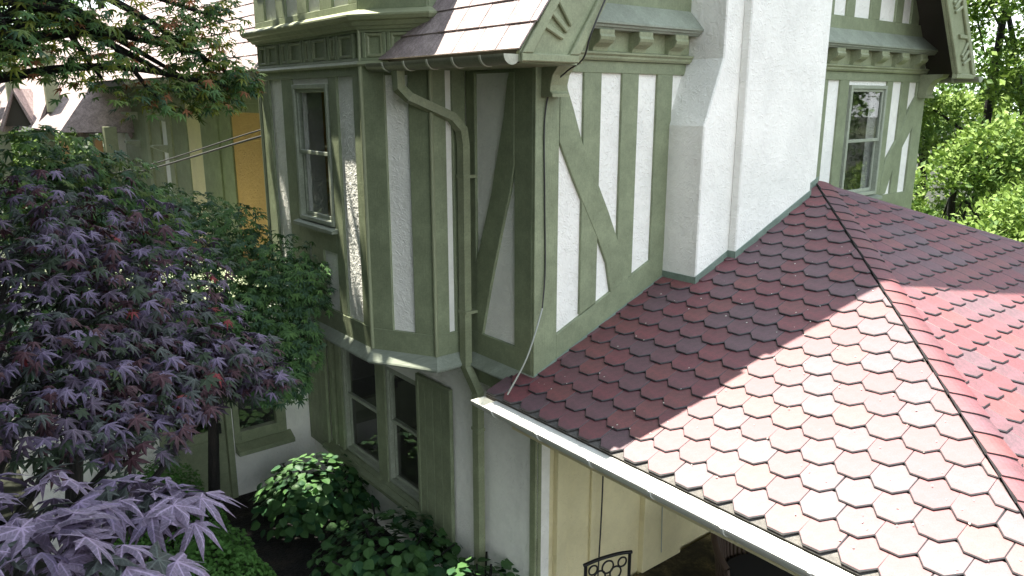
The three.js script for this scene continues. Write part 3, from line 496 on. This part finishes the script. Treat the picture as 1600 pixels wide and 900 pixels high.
// ------------------------------------------------------------------ chairs and cables
{
  const ch = thing('iron_chair', 'black wrought iron chair with looped back under the porch gutter', 'chair', [0.7, 0.35, -0.35]);
  const F = frame(V3(0.62, 0, -0.1), V3(0.12, 0, -0.5).normalize()), P = (u, v, n = 0) => { const q = F.O.clone().addScaledVector(F.U, u).addScaledVector(F.N, n); return [q.x, v, q.z]; };
  put('back_frame', [tube([P(0, 0.8), P(0, 1.36)], 0.016, 4), tube([P(0.47, 0.8), P(0.47, 1.36)], 0.016, 4), tube([P(-0.02, 1.355), P(0.12, 1.375), P(0.36, 1.375), P(0.49, 1.355)], 0.018, 10), tube([P(0, 1.02), P(0.47, 1.02)], 0.012, 4)], iron, ch);
  const loops = []; for (const [cu, cv, a] of [[0.235, 1.27, 0.06], [0.15, 1.19, 0.06], [0.32, 1.19, 0.06], [0.235, 1.11, 0.06], [0.08, 1.28, 0.045], [0.39, 1.28, 0.045]]) { const r = []; for (let i = 0; i <= 12; i++) { const t = i / 12 * 2 * Math.PI; r.push(P(cu + a * Math.cos(t), cv + a * 1.05 * Math.sin(t))); } loops.push(tube(r, 0.009, 24, 5)); }
  put('back_scrollwork', loops, iron, ch);
  put('seat', slab(F, 0.0, 0.47, 0.79, 0.82, 0.0, 0.45), iron, ch);
  for (const [u, n] of [[0.01, 0.01], [0.46, 0.01], [0.01, 0.43], [0.46, 0.43]]) put('leg', tube([P(u, 0.36, n), P(u, 0.8, n)], 0.015, 3), iron, ch);
}
{
  const w = thing('wicker_chair', 'brown wicker armchair with rounded woven back deep under the porch roof', 'chair', [1.2, 0.35, -2.0]), wk = std({ color: lin(0.05, 0.03, 0.02), roughness: 0.7 });
  const strands = []; for (let k = 0; k < 26; k++) { const a = -1.5 + k * 0.12, x = 1.25 - 0.4 * Math.cos(a), z = -1.95 - 0.42 * Math.sin(a), h = 0.6 + 0.26 * Math.cos(a); strands.push(tube([[x, 0.42, z], [x - 0.05, 0.42 + h * 0.6, z], [x - 0.1, 0.35 + h, z]], 0.02, 6, 5)); }
  put('woven_back', strands, wk, w);
  const rim = []; for (let k = 0; k < 26; k++) { const a = -1.5 + k * 0.12; rim.push([1.15 - 0.4 * Math.cos(a), 0.35 + 0.6 + 0.26 * Math.cos(a), -1.95 - 0.42 * Math.sin(a)]); } put('back_rim', tube(rim, 0.035, 40, 8), wk, w);
  const s = new THREE.CylinderGeometry(0.42, 0.4, 0.12, 24).toNonIndexed().translate(1.3, 0.74, -1.95); put('seat_cushion', s, std({ color: lin(0.02, 0.02, 0.022), roughness: 0.9 }), w);
  put('skirt', new THREE.CylinderGeometry(0.4, 0.36, 0.33, 20, 1, true).toNonIndexed().translate(1.3, 0.52, -1.95), wk, w);
}
function cable(label, pts, r, mat, grp) { const m = put(numbered('cable'), tube(pts, r, 60, 6), mat); m.userData = { label, category: 'cable' }; if (grp) m.userData.group = grp; return m; }
cable('dark thin cable hanging down the green corner post from the bargeboard', [[0.59, 6.5, -0.42], [0.6, 6.15, -0.18], [0.59, 5.86, -0.03], [0.5, 5.72, -0.06], [0.2, 5.62, -0.15], [0.035, 5.5, -0.14], [0.015, 5.3, -0.095], [0.012, 4.6, -0.1], [0.014, 3.9, -0.11], [0.04, 3.62, -0.06]], 0.007, cableMat);
cable('pale cable end running from the corner post down to the shingle edge', [[0.04, 3.62, -0.06], [0.1, 3.46, 0.06], [0.08, 3.2, 0.16], [0.0, 2.89, 0.3]], 0.008, cablePale);
cable('upper overhead wire strung from the bay into the maples', [[-4.14, 5.07, 0.7], [-6.7, 4.42, 1.9], [-9.4, 4.1, 3.3], [-14, 4.4, 6.0]], 0.009, cableMat);
cable('lower overhead wire strung from the bay into the maples', [[-4.14, 4.99, 0.72], [-6.7, 4.36, 1.92], [-9.4, 4.02, 3.32], [-14, 4.3, 6.05]], 0.013, cableMat);
cable('black wire hanging down the wall coloured with yellow bounced light behind the iron chair', [[0.06, 2.6, -0.86], [0.03, 2.0, -0.9], [0.045, 1.4, -0.88], [0.03, 0.6, -0.87]], 0.008, cableMat);
cable('thin grey wire on the wide pilaster coloured with yellow bounced light beside the wicker chair', [[0.06, 2.6, -1.78], [0.055, 1.6, -1.8], [0.055, 0.5, -1.84]], 0.006, cablePale);

// ------------------------------------------------------------------ plants
function mapleLeaf(lobes, len, wid, sinus, droop = 0.35, skew = 0) {
  const out = [], a0 = [-128, -86, -43, 0, 43, 86, 128].slice(lobes === 5 ? 1 : 0, lobes === 5 ? 6 : 7), ln = [0.5, 0.8, 0.96, 1, 0.96, 0.8, 0.5].slice(lobes === 5 ? 1 : 0, lobes === 5 ? 6 : 7);
  const pt = (deg, r) => { const a = deg * Math.PI / 180; return V3(Math.sin(a + skew * r) * r, -droop * r * r + 0.05 * Math.cos(deg / 14) + skew * 0.35 * Math.sin(a) * r, Math.cos(a + skew * r) * r); };
  const O = V3(0, 0.03, 0), T = [];
  a0.forEach((a, i) => {
    const L = len * ln[i], sl = pt(i ? (a + a0[i - 1]) / 2 : a - 22, sinus), sr = pt(i < a0.length - 1 ? (a + a0[i + 1]) / 2 : a + 22, sinus), wl = pt(a - wid, L * 0.58), wr = pt(a + wid, L * 0.58), tip = pt(a, L), mid = pt(a, L * 0.55); mid.y += 0.03;
    T.push([O, sl, mid], [sl, wl, mid], [wl, tip, mid], [O, mid, sr], [mid, wr, sr], [mid, tip, wr]);
  });
  return flat(T, T.flat().flatMap((v) => [(v.x + 1.1) / 2.2, (v.z + 1.1) / 2.2]));
}
const leafMaple = [mapleLeaf(7, 1, 15, 0.34), mapleLeaf(7, 1, 13, 0.32, 0.55, 0.2), mapleLeaf(7, 0.95, 17, 0.38, 0.15, -0.25), mapleLeaf(7, 1, 12, 0.33, 0.7, -0.12), mapleLeaf(5, 1.05, 12, 0.3, 0.45, 0.3)], leafMaple5 = [mapleLeaf(5, 1, 14, 0.34), mapleLeaf(5, 1, 12, 0.3, 0.6, 0.25), mapleLeaf(7, 0.95, 12, 0.3, 0.2, -0.25)];
const leafOval = (() => { const rows = [[0, 0], [0.12, 0.3], [0.35, 0.44], [0.6, 0.38], [0.82, 0.2], [1, 0]], T = []; for (let i = 0; i < rows.length - 1; i++) { const [a, w] = rows[i], [b, v] = rows[i + 1], y = (t) => -0.25 * t * t; const ml = V3(0, y(a) - 0.02, a), mr = V3(0, y(b) - 0.02, b), al = V3(-w, y(a) + 0.08 * w, a), ar = V3(w, y(a) + 0.08 * w, a), bl = V3(-v, y(b) + 0.08 * v, b), br = V3(v, y(b) + 0.08 * v, b); T.push([ml, mr, bl], [ml, bl, al], [ml, ar, br], [ml, br, mr]); } return flat(T.filter((t) => !(t[0].equals(t[1]) || t[1].equals(t[2]) || t[0].equals(t[2])))); })();
const leafSmall = flat([[V3(0, 0, 0), V3(-0.3, 0.06, 0.5), V3(0, 0, 1)], [V3(0, 0, 0), V3(0, 0, 1), V3(0.3, 0.06, 0.5)]]);
const clump = (n, R, L) => { const gs = []; for (let i = 0; i < n; i++) { const g = leafSmall.clone(), s = L * rr(0.7, 1.3); g.scale(s, s, s).rotateX(rr(-0.9, 0.9)).rotateY(rr(0, 6.28)).rotateZ(rr(-0.6, 0.6)).translate(rr(-R, R), rr(-R, R) * 0.7, rr(-R, R)); gs.push(g); } return mergeGeometries(gs, false); };
const veinTex = tex(256, (i) => {
  const x = (i % 256) / 128 - 1, z = Math.floor(i / 256) / 128 - 1, a = Math.atan2(x, z) * 180 / Math.PI, r = Math.hypot(x, z);
  let d = 99; for (const q of [-128, -86, -43, 0, 43, 86, 128]) { const e = Math.abs(a - q) * Math.PI / 180 * r; if (e < d) d = e; }
  const side = Math.abs(Math.sin((r * 34) - d * 26)) > 0.93 && d < 0.2 ? 0.12 : 0, v = 0.7 + 0.28 * (coarse[i] - 0.5) + 0.2 * (fineN[i] - 0.5) + (d < 0.016 ? 0.26 : 0) + side;
  return [v + 0.06 * (coarse[(i * 3) % 65536] - 0.5), v, v];
}, 1);
const leafMat = (r, g, b, o = {}) => new THREE.MeshPhysicalMaterial({ color: lin(r, g, b), map: o.map ?? null, roughness: o.rough ?? 0.6, transmission: o.tr ?? 0.35, thickness: 0, specularIntensity: o.spec ?? 0.35, side: THREE.DoubleSide });
const white = (m) => { const c = m.clone(); c.color.setRGB(1, 1, 1); return c; };
// list: {p, dir (tip direction), up, size, mat index}
function leaves(parent, geo, mats, list, most, partName = 'leaf') {
  const mk = (l) => { const y = l.up.clone().normalize(), z = l.dir.clone().addScaledVector(y, -l.dir.dot(y)).normalize(), x = new THREE.Vector3().crossVectors(y, z); return new THREE.Matrix4().makeBasis(x.multiplyScalar(l.size), y.multiplyScalar(l.size), z.multiplyScalar(l.size)).setPosition(l.p.clone().sub(parent.position)); };
  const vis = (l) => { const q = l.p.clone().project(camera); return Math.abs(q.x) < 1.03 && Math.abs(q.y) < 1.03 && q.z < 1 ? l.size / l.p.distanceTo(CAM) : 0; };
  list.sort((a, b) => vis(b) - vis(a));
  const geos = Array.isArray(geo) ? geo : [geo]; list.forEach((l, i) => { l.g = (i * 7 + (i >> 3)) % geos.length; });
  list.slice(0, most).forEach((l) => { const m = new THREE.Mesh(geos[l.g], mats[l.m]); m.name = partName; m.castShadow = m.receiveShadow = true; mk(l).decompose(m.position, m.quaternion, m.scale); parent.add(m); });
  const rest = list.slice(most); if (!rest.length) return;
  mats.forEach((mat, k) => geos.forEach((gg, q) => { const r = rest.filter((l) => l.m === k && l.g === q); if (!r.length) return; const im = new THREE.InstancedMesh(gg, mat, r.length); r.forEach((l, i) => im.setMatrixAt(i, mk(l))); im.name = 'foliage'; im.castShadow = im.receiveShadow = true; im.userData.kind = 'stuff'; parent.add(im); }));
}
// layered pads of leaves, tips outwards and drooping
function pads(list, n, size, pick, flatness = 0.3) {
  const out = [];
  for (const [x, y, z, R, w = 1, m0] of list) for (let i = 0; i < n * w; i++) {
    const a = rnd() * 6.283, q = Math.sqrt(rnd()), h = rr(-1, 1), d = V3(Math.cos(a), 0, Math.sin(a));
    const p = V3(x, y, z).addScaledVector(d, q * R).add(V3(0, h * R * flatness - q * q * R * 0.25, 0));
    out.push({ p, dir: d.clone().multiplyScalar(0.5 + q).add(V3(rr(-0.7, 0.7), -0.35, rr(-0.7, 0.7))), up: V3(rr(-0.45, 0.45) + d.x * 0.35, 1, rr(-0.45, 0.45) + d.z * 0.35), size: size * rr(0.7, 1.25), m: m0 ?? pick() });
  }
  return out;
}
function limbs(parent, trunk, r, ends, mat = bark) {
  const top = trunk[trunk.length - 1];
  put('trunk', tube(trunk, r, 20, 10, 0.6), mat, parent);
  for (const e of ends) { const f = trunk[Math.max(1, trunk.length - 1 - Math.floor(rnd() * 2))], m = [(f[0] + e[0]) / 2 + rr(-0.1, 0.1), (f[1] + e[1]) / 2 + 0.12 + rr(-0.05, 0.15), (f[2] + e[2]) / 2 + rr(-0.1, 0.1)]; put('branch', tube([f, m, e], r * 0.35, 12, 6, 0.25), mat, parent); }
}
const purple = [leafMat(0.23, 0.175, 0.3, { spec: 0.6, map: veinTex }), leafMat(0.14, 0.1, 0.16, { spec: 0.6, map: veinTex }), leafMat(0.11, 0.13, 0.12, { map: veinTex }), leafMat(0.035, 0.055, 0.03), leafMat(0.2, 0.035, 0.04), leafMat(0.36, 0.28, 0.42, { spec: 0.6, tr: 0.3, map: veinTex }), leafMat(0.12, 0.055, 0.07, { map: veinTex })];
{
  const t = thing('purple_maple', 'purple leaved japanese maple spreading in front of the entrance', 'tree', [1.9, 0, 5.4]);
  const P = [[0.8, 5.0, 3.69, 0.42], [1.04, 4.86, 3.5, 0.4], [1.4, 4.85, 3.84, 0.4], [1.1, 4.72, 3.33, 0.36], [1.46, 4.65, 3.69, 0.4], [1.5, 4.55, 3.36, 0.3], [1.78, 4.42, 3.36, 0.25], [1.74, 4.37, 3.16, 0.16], [1.83, 4.44, 3.65, 0.34], [1.87, 4.55, 3.9, 0.34], [2.13, 4.4, 3.9, 0.27], [1.95, 4.34, 3.5, 0.25], [2.15, 4.3, 3.71, 0.22], [1.62, 4.18, 3.02, 0.14]];
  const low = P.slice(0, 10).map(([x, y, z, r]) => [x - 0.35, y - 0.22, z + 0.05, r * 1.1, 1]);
  const F = [[3.3, 4.62, 4.05, 0.17], [3.27, 4.58, 3.9, 0.12], [3.5, 4.63, 4.12, 0.14], [3.28, 4.54, 3.84, 0.1], [3.52, 4.58, 4.03, 0.13], [3.28, 4.66, 4.15, 0.12]];
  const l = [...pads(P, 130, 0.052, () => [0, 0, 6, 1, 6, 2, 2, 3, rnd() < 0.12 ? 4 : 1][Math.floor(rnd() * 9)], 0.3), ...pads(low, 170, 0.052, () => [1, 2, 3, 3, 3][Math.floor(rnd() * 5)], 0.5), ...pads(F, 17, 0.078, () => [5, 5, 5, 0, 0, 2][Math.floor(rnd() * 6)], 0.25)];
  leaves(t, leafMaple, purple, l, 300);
  limbs(t, [[1.9, 0, 5.4], [1.85, 1.4, 5.2], [1.95, 2.6, 4.9], [1.9, 3.6, 4.6]], 0.09, [...P.slice(0, 10).map((q) => [q[0], q[1] - 0.1, q[2]]), ...F.map((q) => [q[0], q[1] - 0.06, q[2]])]);
}
const greens = [leafMat(0.075, 0.155, 0.05), leafMat(0.11, 0.21, 0.06), leafMat(0.05, 0.105, 0.055), leafMat(0.12, 0.18, 0.045), leafMat(0.26, 0.11, 0.05)];
{
  const t = thing('green_maple', 'dense green maple with small leaves growing beside the bay', 'tree', [-3.6, 0, 1.9]);
  const P = [[-3.56, 3.98, 1.6, 0.62], [-2.99, 3.72, 1.34, 0.6], [-2.62, 3.55, 1.14, 0.42], [-3.36, 3.55, 1.95, 0.7], [-2.67, 3.25, 1.6, 0.55], [-2.35, 3.05, 1.35, 0.38], [-4.16, 4.1, 1.83, 0.6], [-2.2, 2.72, 1.5, 0.3], [-3.9, 3.3, 2.4, 0.7], [-3.2, 3.0, 2.0, 0.6]];
  leaves(t, leafMaple5, greens, pads(P, 650, 0.075, () => [0, 0, 1, 2, 2, 0][Math.floor(rnd() * 6)], 0.6), 300);
  limbs(t, [[-3.6, 0, 1.9], [-3.5, 1.2, 1.85], [-3.4, 2.2, 1.8], [-3.35, 2.9, 1.75]], 0.08, P.map((q) => [q[0], q[1] - 0.1, q[2]]));
}
{
  const t = thing('dark_green_maple', 'dark green layered maple between the purple maple and the overhead wires', 'tree', [-2.0, 0, 3.6]);
  const P = [[-1.98, 4.98, 3.32, 0.5], [-1.95, 4.8, 2.96, 0.45], [-2.1, 4.55, 2.68, 0.42], [-1.58, 4.65, 3.53, 0.55], [-2.2, 4.4, 3.1, 0.5], [-2.4, 4.2, 2.5, 0.35], [-1.7, 4.2, 3.5, 0.7], [-2.2, 3.7, 3.0, 0.7], [-1.5, 3.5, 3.4, 0.7]];
  leaves(t, leafMaple5, greens, pads(P, 420, 0.075, () => [0, 0, 1, 2, 2, 3][Math.floor(rnd() * 6)], 0.5), 250);
  limbs(t, [[-2.0, 0, 3.6], [-2.0, 1.5, 3.5], [-1.95, 2.7, 3.35], [-2.0, 3.5, 3.2]], 0.09, P.map((q) => [q[0], q[1] - 0.1, q[2]]));
}
{
  const t = thing('tall_maple', 'tall maple whose olive and rusty branches hang across the upper roofs', 'tree', [-0.6, 0, 4.7]);
  const P = [[-0.47, 5.9, 3.42, 0.34], [-0.43, 5.8, 3.14, 0.32], [-0.36, 5.88, 2.86, 0.3], [-0.5, 5.66, 3.46, 0.3], [-0.44, 5.58, 3.13, 0.3], [-0.42, 5.82, 2.66, 0.26], [-0.51, 5.57, 2.58, 0.24], [-0.47, 5.44, 2.8, 0.26], [-0.55, 5.44, 2.42, 0.2], [-0.55, 5.62, 2.3, 0.2], [-0.5, 5.75, 2.5, 0.24], [-0.55, 5.52, 2.22, 0.13], [-0.53, 6.0, 2.4, 0.24], [-0.2, 5.76, 3.6, 0.34], [-0.25, 5.95, 3.29, 0.3], [-0.3, 6.25, 3.1, 0.5], [-0.4, 6.5, 2.6, 0.5], [-0.4, 6.4, 3.6, 0.6], [-0.6, 6.9, 3.3, 0.8], [-0.9, 7.3, 4.0, 0.9], [-0.5, 6.0, 4.2, 0.6]];
  leaves(t, leafMaple5, [...greens, leafMat(0.2, 0.24, 0.035, { tr: 0.5 })], pads(P, 125, 0.055, () => [0, 1, 3, 3, 2, 0, 5, rnd() < 0.5 ? 4 : 5][Math.floor(rnd() * 8)], 0.42), 300);
  limbs(t, [[-0.6, 0, 4.7], [-0.65, 2, 4.75], [-0.6, 4, 4.6], [-0.5, 5.4, 4.2], [-0.5, 6.1, 3.9]], 0.12, P.map((q) => [q[0], q[1] - 0.05, q[2]]));
}
// hydrangeas
const hyd = [leafMat(0.055, 0.13, 0.04, { rough: 0.5 }), leafMat(0.075, 0.165, 0.05, { rough: 0.5 }), leafMat(0.035, 0.1, 0.04, { rough: 0.5 })];
function hydrangea(label, x, z, R, H, n) {
  const t = thing('hydrangea', label, 'shrub', [x, 0, z], 'hydrangeas under the ground floor windows'), list = [];
  for (let i = 0; i < n; i++) {
    const a = rnd() * 6.283, el = Math.acos(rnd() * 0.95), q = Math.pow(rnd(), 0.35), d = V3(Math.sin(el) * Math.cos(a), Math.cos(el), Math.sin(el) * Math.sin(a));
    const p = V3(x + d.x * R * q, 0.25 + d.y * (H - 0.25) * q, z + d.z * R * q), b = rnd() * 6.283;
    list.push({ p, dir: V3(Math.cos(b) + d.x * 0.8, -0.35, Math.sin(b) + d.z * 0.8), up: V3(d.x * 0.6 + rr(-0.35, 0.35), 1, d.z * 0.6 + rr(-0.35, 0.35)), size: rr(0.08, 0.155), m: Math.floor(rnd() * 3) });
  }
  leaves(t, leafOval, hyd, list, 260);
  for (let k = 0; k < 9; k++) { const a = rnd() * 6.28, r = R * rr(0.3, 0.8); put('stem', tube([[x + rr(-0.1, 0.1), 0, z + rr(-0.1, 0.1)], [x + Math.cos(a) * r * 0.5, H * 0.45, z + Math.sin(a) * r * 0.5], [x + Math.cos(a) * r, H * 0.85, z + Math.sin(a) * r]], 0.012, 8, 5), bark, t); }
}
hydrangea('leafy hydrangea below the left sash window beside the entrance corner', -3.75, 0.5, 0.85, 0.85, 800);
hydrangea('big leafy hydrangea in front of the open green shutter', -1.75, 0.55, 0.95, 0.92, 950);
hydrangea('leafy hydrangea at the foot of the downspout near the porch corner', -0.35, 0.35, 0.6, 1.05, 500);
{
  const small = [leafMat(0.06, 0.15, 0.03), leafMat(0.08, 0.19, 0.04)];
  const box = (name, label, x, z, R, H, n) => {
    const t = thing(name, label, 'shrub', [x, 0, z]), l = [];
    for (let i = 0; i < n; i++) { const a = rnd() * 6.283, el = Math.acos(rnd()), q = 1 - 0.25 * rnd() * rnd() + 0.05 * Math.sin(a * 5 + el * 7), d = V3(Math.sin(el) * Math.cos(a), Math.cos(el), Math.sin(el) * Math.sin(a)); l.push({ p: V3(x + d.x * R * q, 0.15 + d.y * (H - 0.15) * q, z + d.z * R * q), dir: V3(rr(-1, 1), rr(-0.4, 0.6), rr(-1, 1)), up: V3(d.x + rr(-0.6, 0.6), d.y + rr(0, 0.8), d.z + rr(-0.6, 0.6)), size: rr(0.028, 0.045), m: i & 1 }); }
    leaves(t, leafOval, small, l, 0);
    put('stem', [tube([[x, 0, z], [x, H * 0.5, z], [x + 0.1, H * 0.9, z]], 0.03, 6), tube([[x, 0, z], [x - 0.2, H * 0.4, z + 0.1], [x - 0.4, H * 0.8, z + 0.2]], 0.025, 6)], bark, t);
  };
  box('boxwood', 'clipped small leaved boxwood beneath the purple maple', -2.05, 2.35, 0.62, 1.35, 9000);
  box('boxwood', 'boxwood with loose top in front of the entrance door', -3.5, 2.45, 0.7, 1.5, 8000);
}
// broad trees in the garden
const far = [[0.09, 0.17, 0.035], [0.13, 0.23, 0.045], [0.07, 0.13, 0.035], [0.2, 0.3, 0.06]].map((c) => leafMat(...c, { tr: 0.45, rough: 0.6 }));
const shadeLeaf = [[0.06, 0.12, 0.03], [0.08, 0.14, 0.035]].map((c) => std({ color: lin(...c), roughness: 0.7, side: THREE.DoubleSide }));
const clumps = [clump(14, 0.3, 0.16), clump(14, 0.3, 0.14)];
function tree(name, label, x, z, H, R, h0, n, mi, size = 1, grp = 'trees around the house', lobes = 9) {
  const t = thing(name, label, 'tree', [x, 0, z], grp), L = [];
  const ends = []; for (let i = 0; i < lobes; i++) { const a = i * 2.4 + rr(-0.4, 0.4), q = i ? Math.sqrt(rr(0.15, 1)) : 0, y = h0 + (H - h0) * (0.15 + 0.75 * ((i * 0.618) % 1)); const w = Math.sin(Math.PI * Math.min(0.95, Math.max(0.12, (y - h0) / (H - h0)))); ends.push([x + Math.cos(a) * R * q * (0.4 + 0.6 * w), y, z + Math.sin(a) * R * q * (0.4 + 0.6 * w), R * rr(0.32, 0.5)]); }
  for (let i = 0; i < n; i++) { const e = ends[Math.floor(rnd() * ends.length)], u = V3(rr(-1, 1), rr(-1, 1), rr(-1, 1)).normalize().multiplyScalar(Math.cbrt(rr(0.25, 1))); const p = V3(e[0] + u.x * e[3], e[1] + u.y * e[3] * 0.75, e[2] + u.z * e[3]); L.push({ p, dir: V3(rr(-1, 1), rr(-0.3, 0.3), rr(-1, 1)), up: V3(rr(-0.4, 0.4), 1, rr(-0.4, 0.4)), size: size * rr(0.7, 1.3), m: rnd() < 0.75 ? 0 : 1 }); }
  leaves(t, clumps[Math.abs(mi) % 2], mi < 0 ? shadeLeaf : [far[mi], far[(mi + 1) % 4]], L, 0); t.children.forEach((c) => { if (c.isInstancedMesh) c.name = 'crown'; });
  limbs(t, [[x, 0, z], [x + 0.1, h0 * 0.6 + 0.3, z], [x, h0 + (H - h0) * 0.35, z + 0.1], [x, h0 + (H - h0) * 0.7, z]], Math.max(0.05, R * 0.045), ends);
}
const SB = 'sunlit shrubs past the porch', TB = 'tall trees past the porch';
tree('garden_shrub', 'bright sunlit shrub right behind the far eave of the porch roof', 0.6, -9.6, 4.3, 1.9, 0.3, 1900, 3, 0.7, SB);
tree('garden_shrub', 'bright yellow green shrub at the outer back corner of the porch', 2.4, -10.2, 4.0, 2.0, 0.3, 1900, 3, 0.7, SB);
tree('garden_shrub', 'mid green shrub beside the far corner post of the gable wall', -1.4, -12.0, 5.2, 2.1, 0.3, 1900, 3, 0.8, SB);
tree('garden_tree', 'dark green tree standing close behind the far bargeboard', -2.6, -16.5, 10.5, 2.9, 1.0, 2600, 3, 1, TB);
tree('garden_tree', 'tall green tree rising straight behind the sunlit shrubs', 0.8, -15.5, 11, 3.0, 1.0, 2600, 3, 1, TB);
tree('garden_tree', 'dark broad tree standing beyond the porch back corner', 4.2, -17.5, 11, 3.2, 1.0, 2400, 1, 1, TB);
tree('garden_tree', 'distant tree half hidden behind the far gable', -6.0, -21, 13, 3.6, 3, 1500, 0, 1.2, TB);
tree('garden_tree', 'tallest distant tree showing pale sky through its crown', 1.0, -23, 14, 4, 3, 1500, 1, 1.3, TB);
const LB = 'bright trees behind the pavilion';
tree('backdrop_tree', 'bright green tree directly behind the pavilion gablets', -24, 1.5, 13, 3.6, 1, 1900, 3, 1.1, LB);
tree('backdrop_tree', 'tall green tree far behind the pavilion ridge', -27, -2.5, 13, 4, 1, 1400, 1, 1.3, LB);
tree('backdrop_tree', 'yellow green tree beside the pavilion toward the garden', -22, 5.5, 9, 3.5, 1, 1400, 3, 1.1, LB);
// unseen trees added across the garden to shade and mirror in the front
const GB = 'unseen shade trees added across the garden';
for (const [x, z, H, R] of [[-12, 10, 17, 5], [-6, 10.5, 18, 5.2], [0, 11, 19, 5.4], [5.5, 12, 18, 5.2], [-3, 15, 21, 5.5], [-18, 9, 16, 5]]) tree('added_shade_tree', 'unseen broad green tree added across the garden path to shade the front', x, z, H, R, 1.2, 2000, -1, 2.3, GB, 16);
for (const [x, z, R] of [[-1.2, 6.9, 3.4], [-7.5, 7.4, 3.4], [-4.6, 4.3, 2.4], [2.9, 6.4, 2.3], [0.3, 5.1, 2.0]]) tree('added_shade_tree', 'unseen broad green tree added across the garden path to shade the front', x, z, 13, R, 7.8, 1800, -1, 1.7, GB, 12);  // high crowns added out of view to keep sun off the maples
for (const [x, z, H, R] of [[10, -18, 12, 4.6], [15, -14, 11, 4.6], [20, -20, 13, 5]]) tree('lawn_tree', 'green tree on the lawn beyond the open side of the porch', x, z, H, R, 0.8, 1300, 1, 1.5, 'trees on the lawn beyond the porch', 12);

renderer.render(scene, camera);
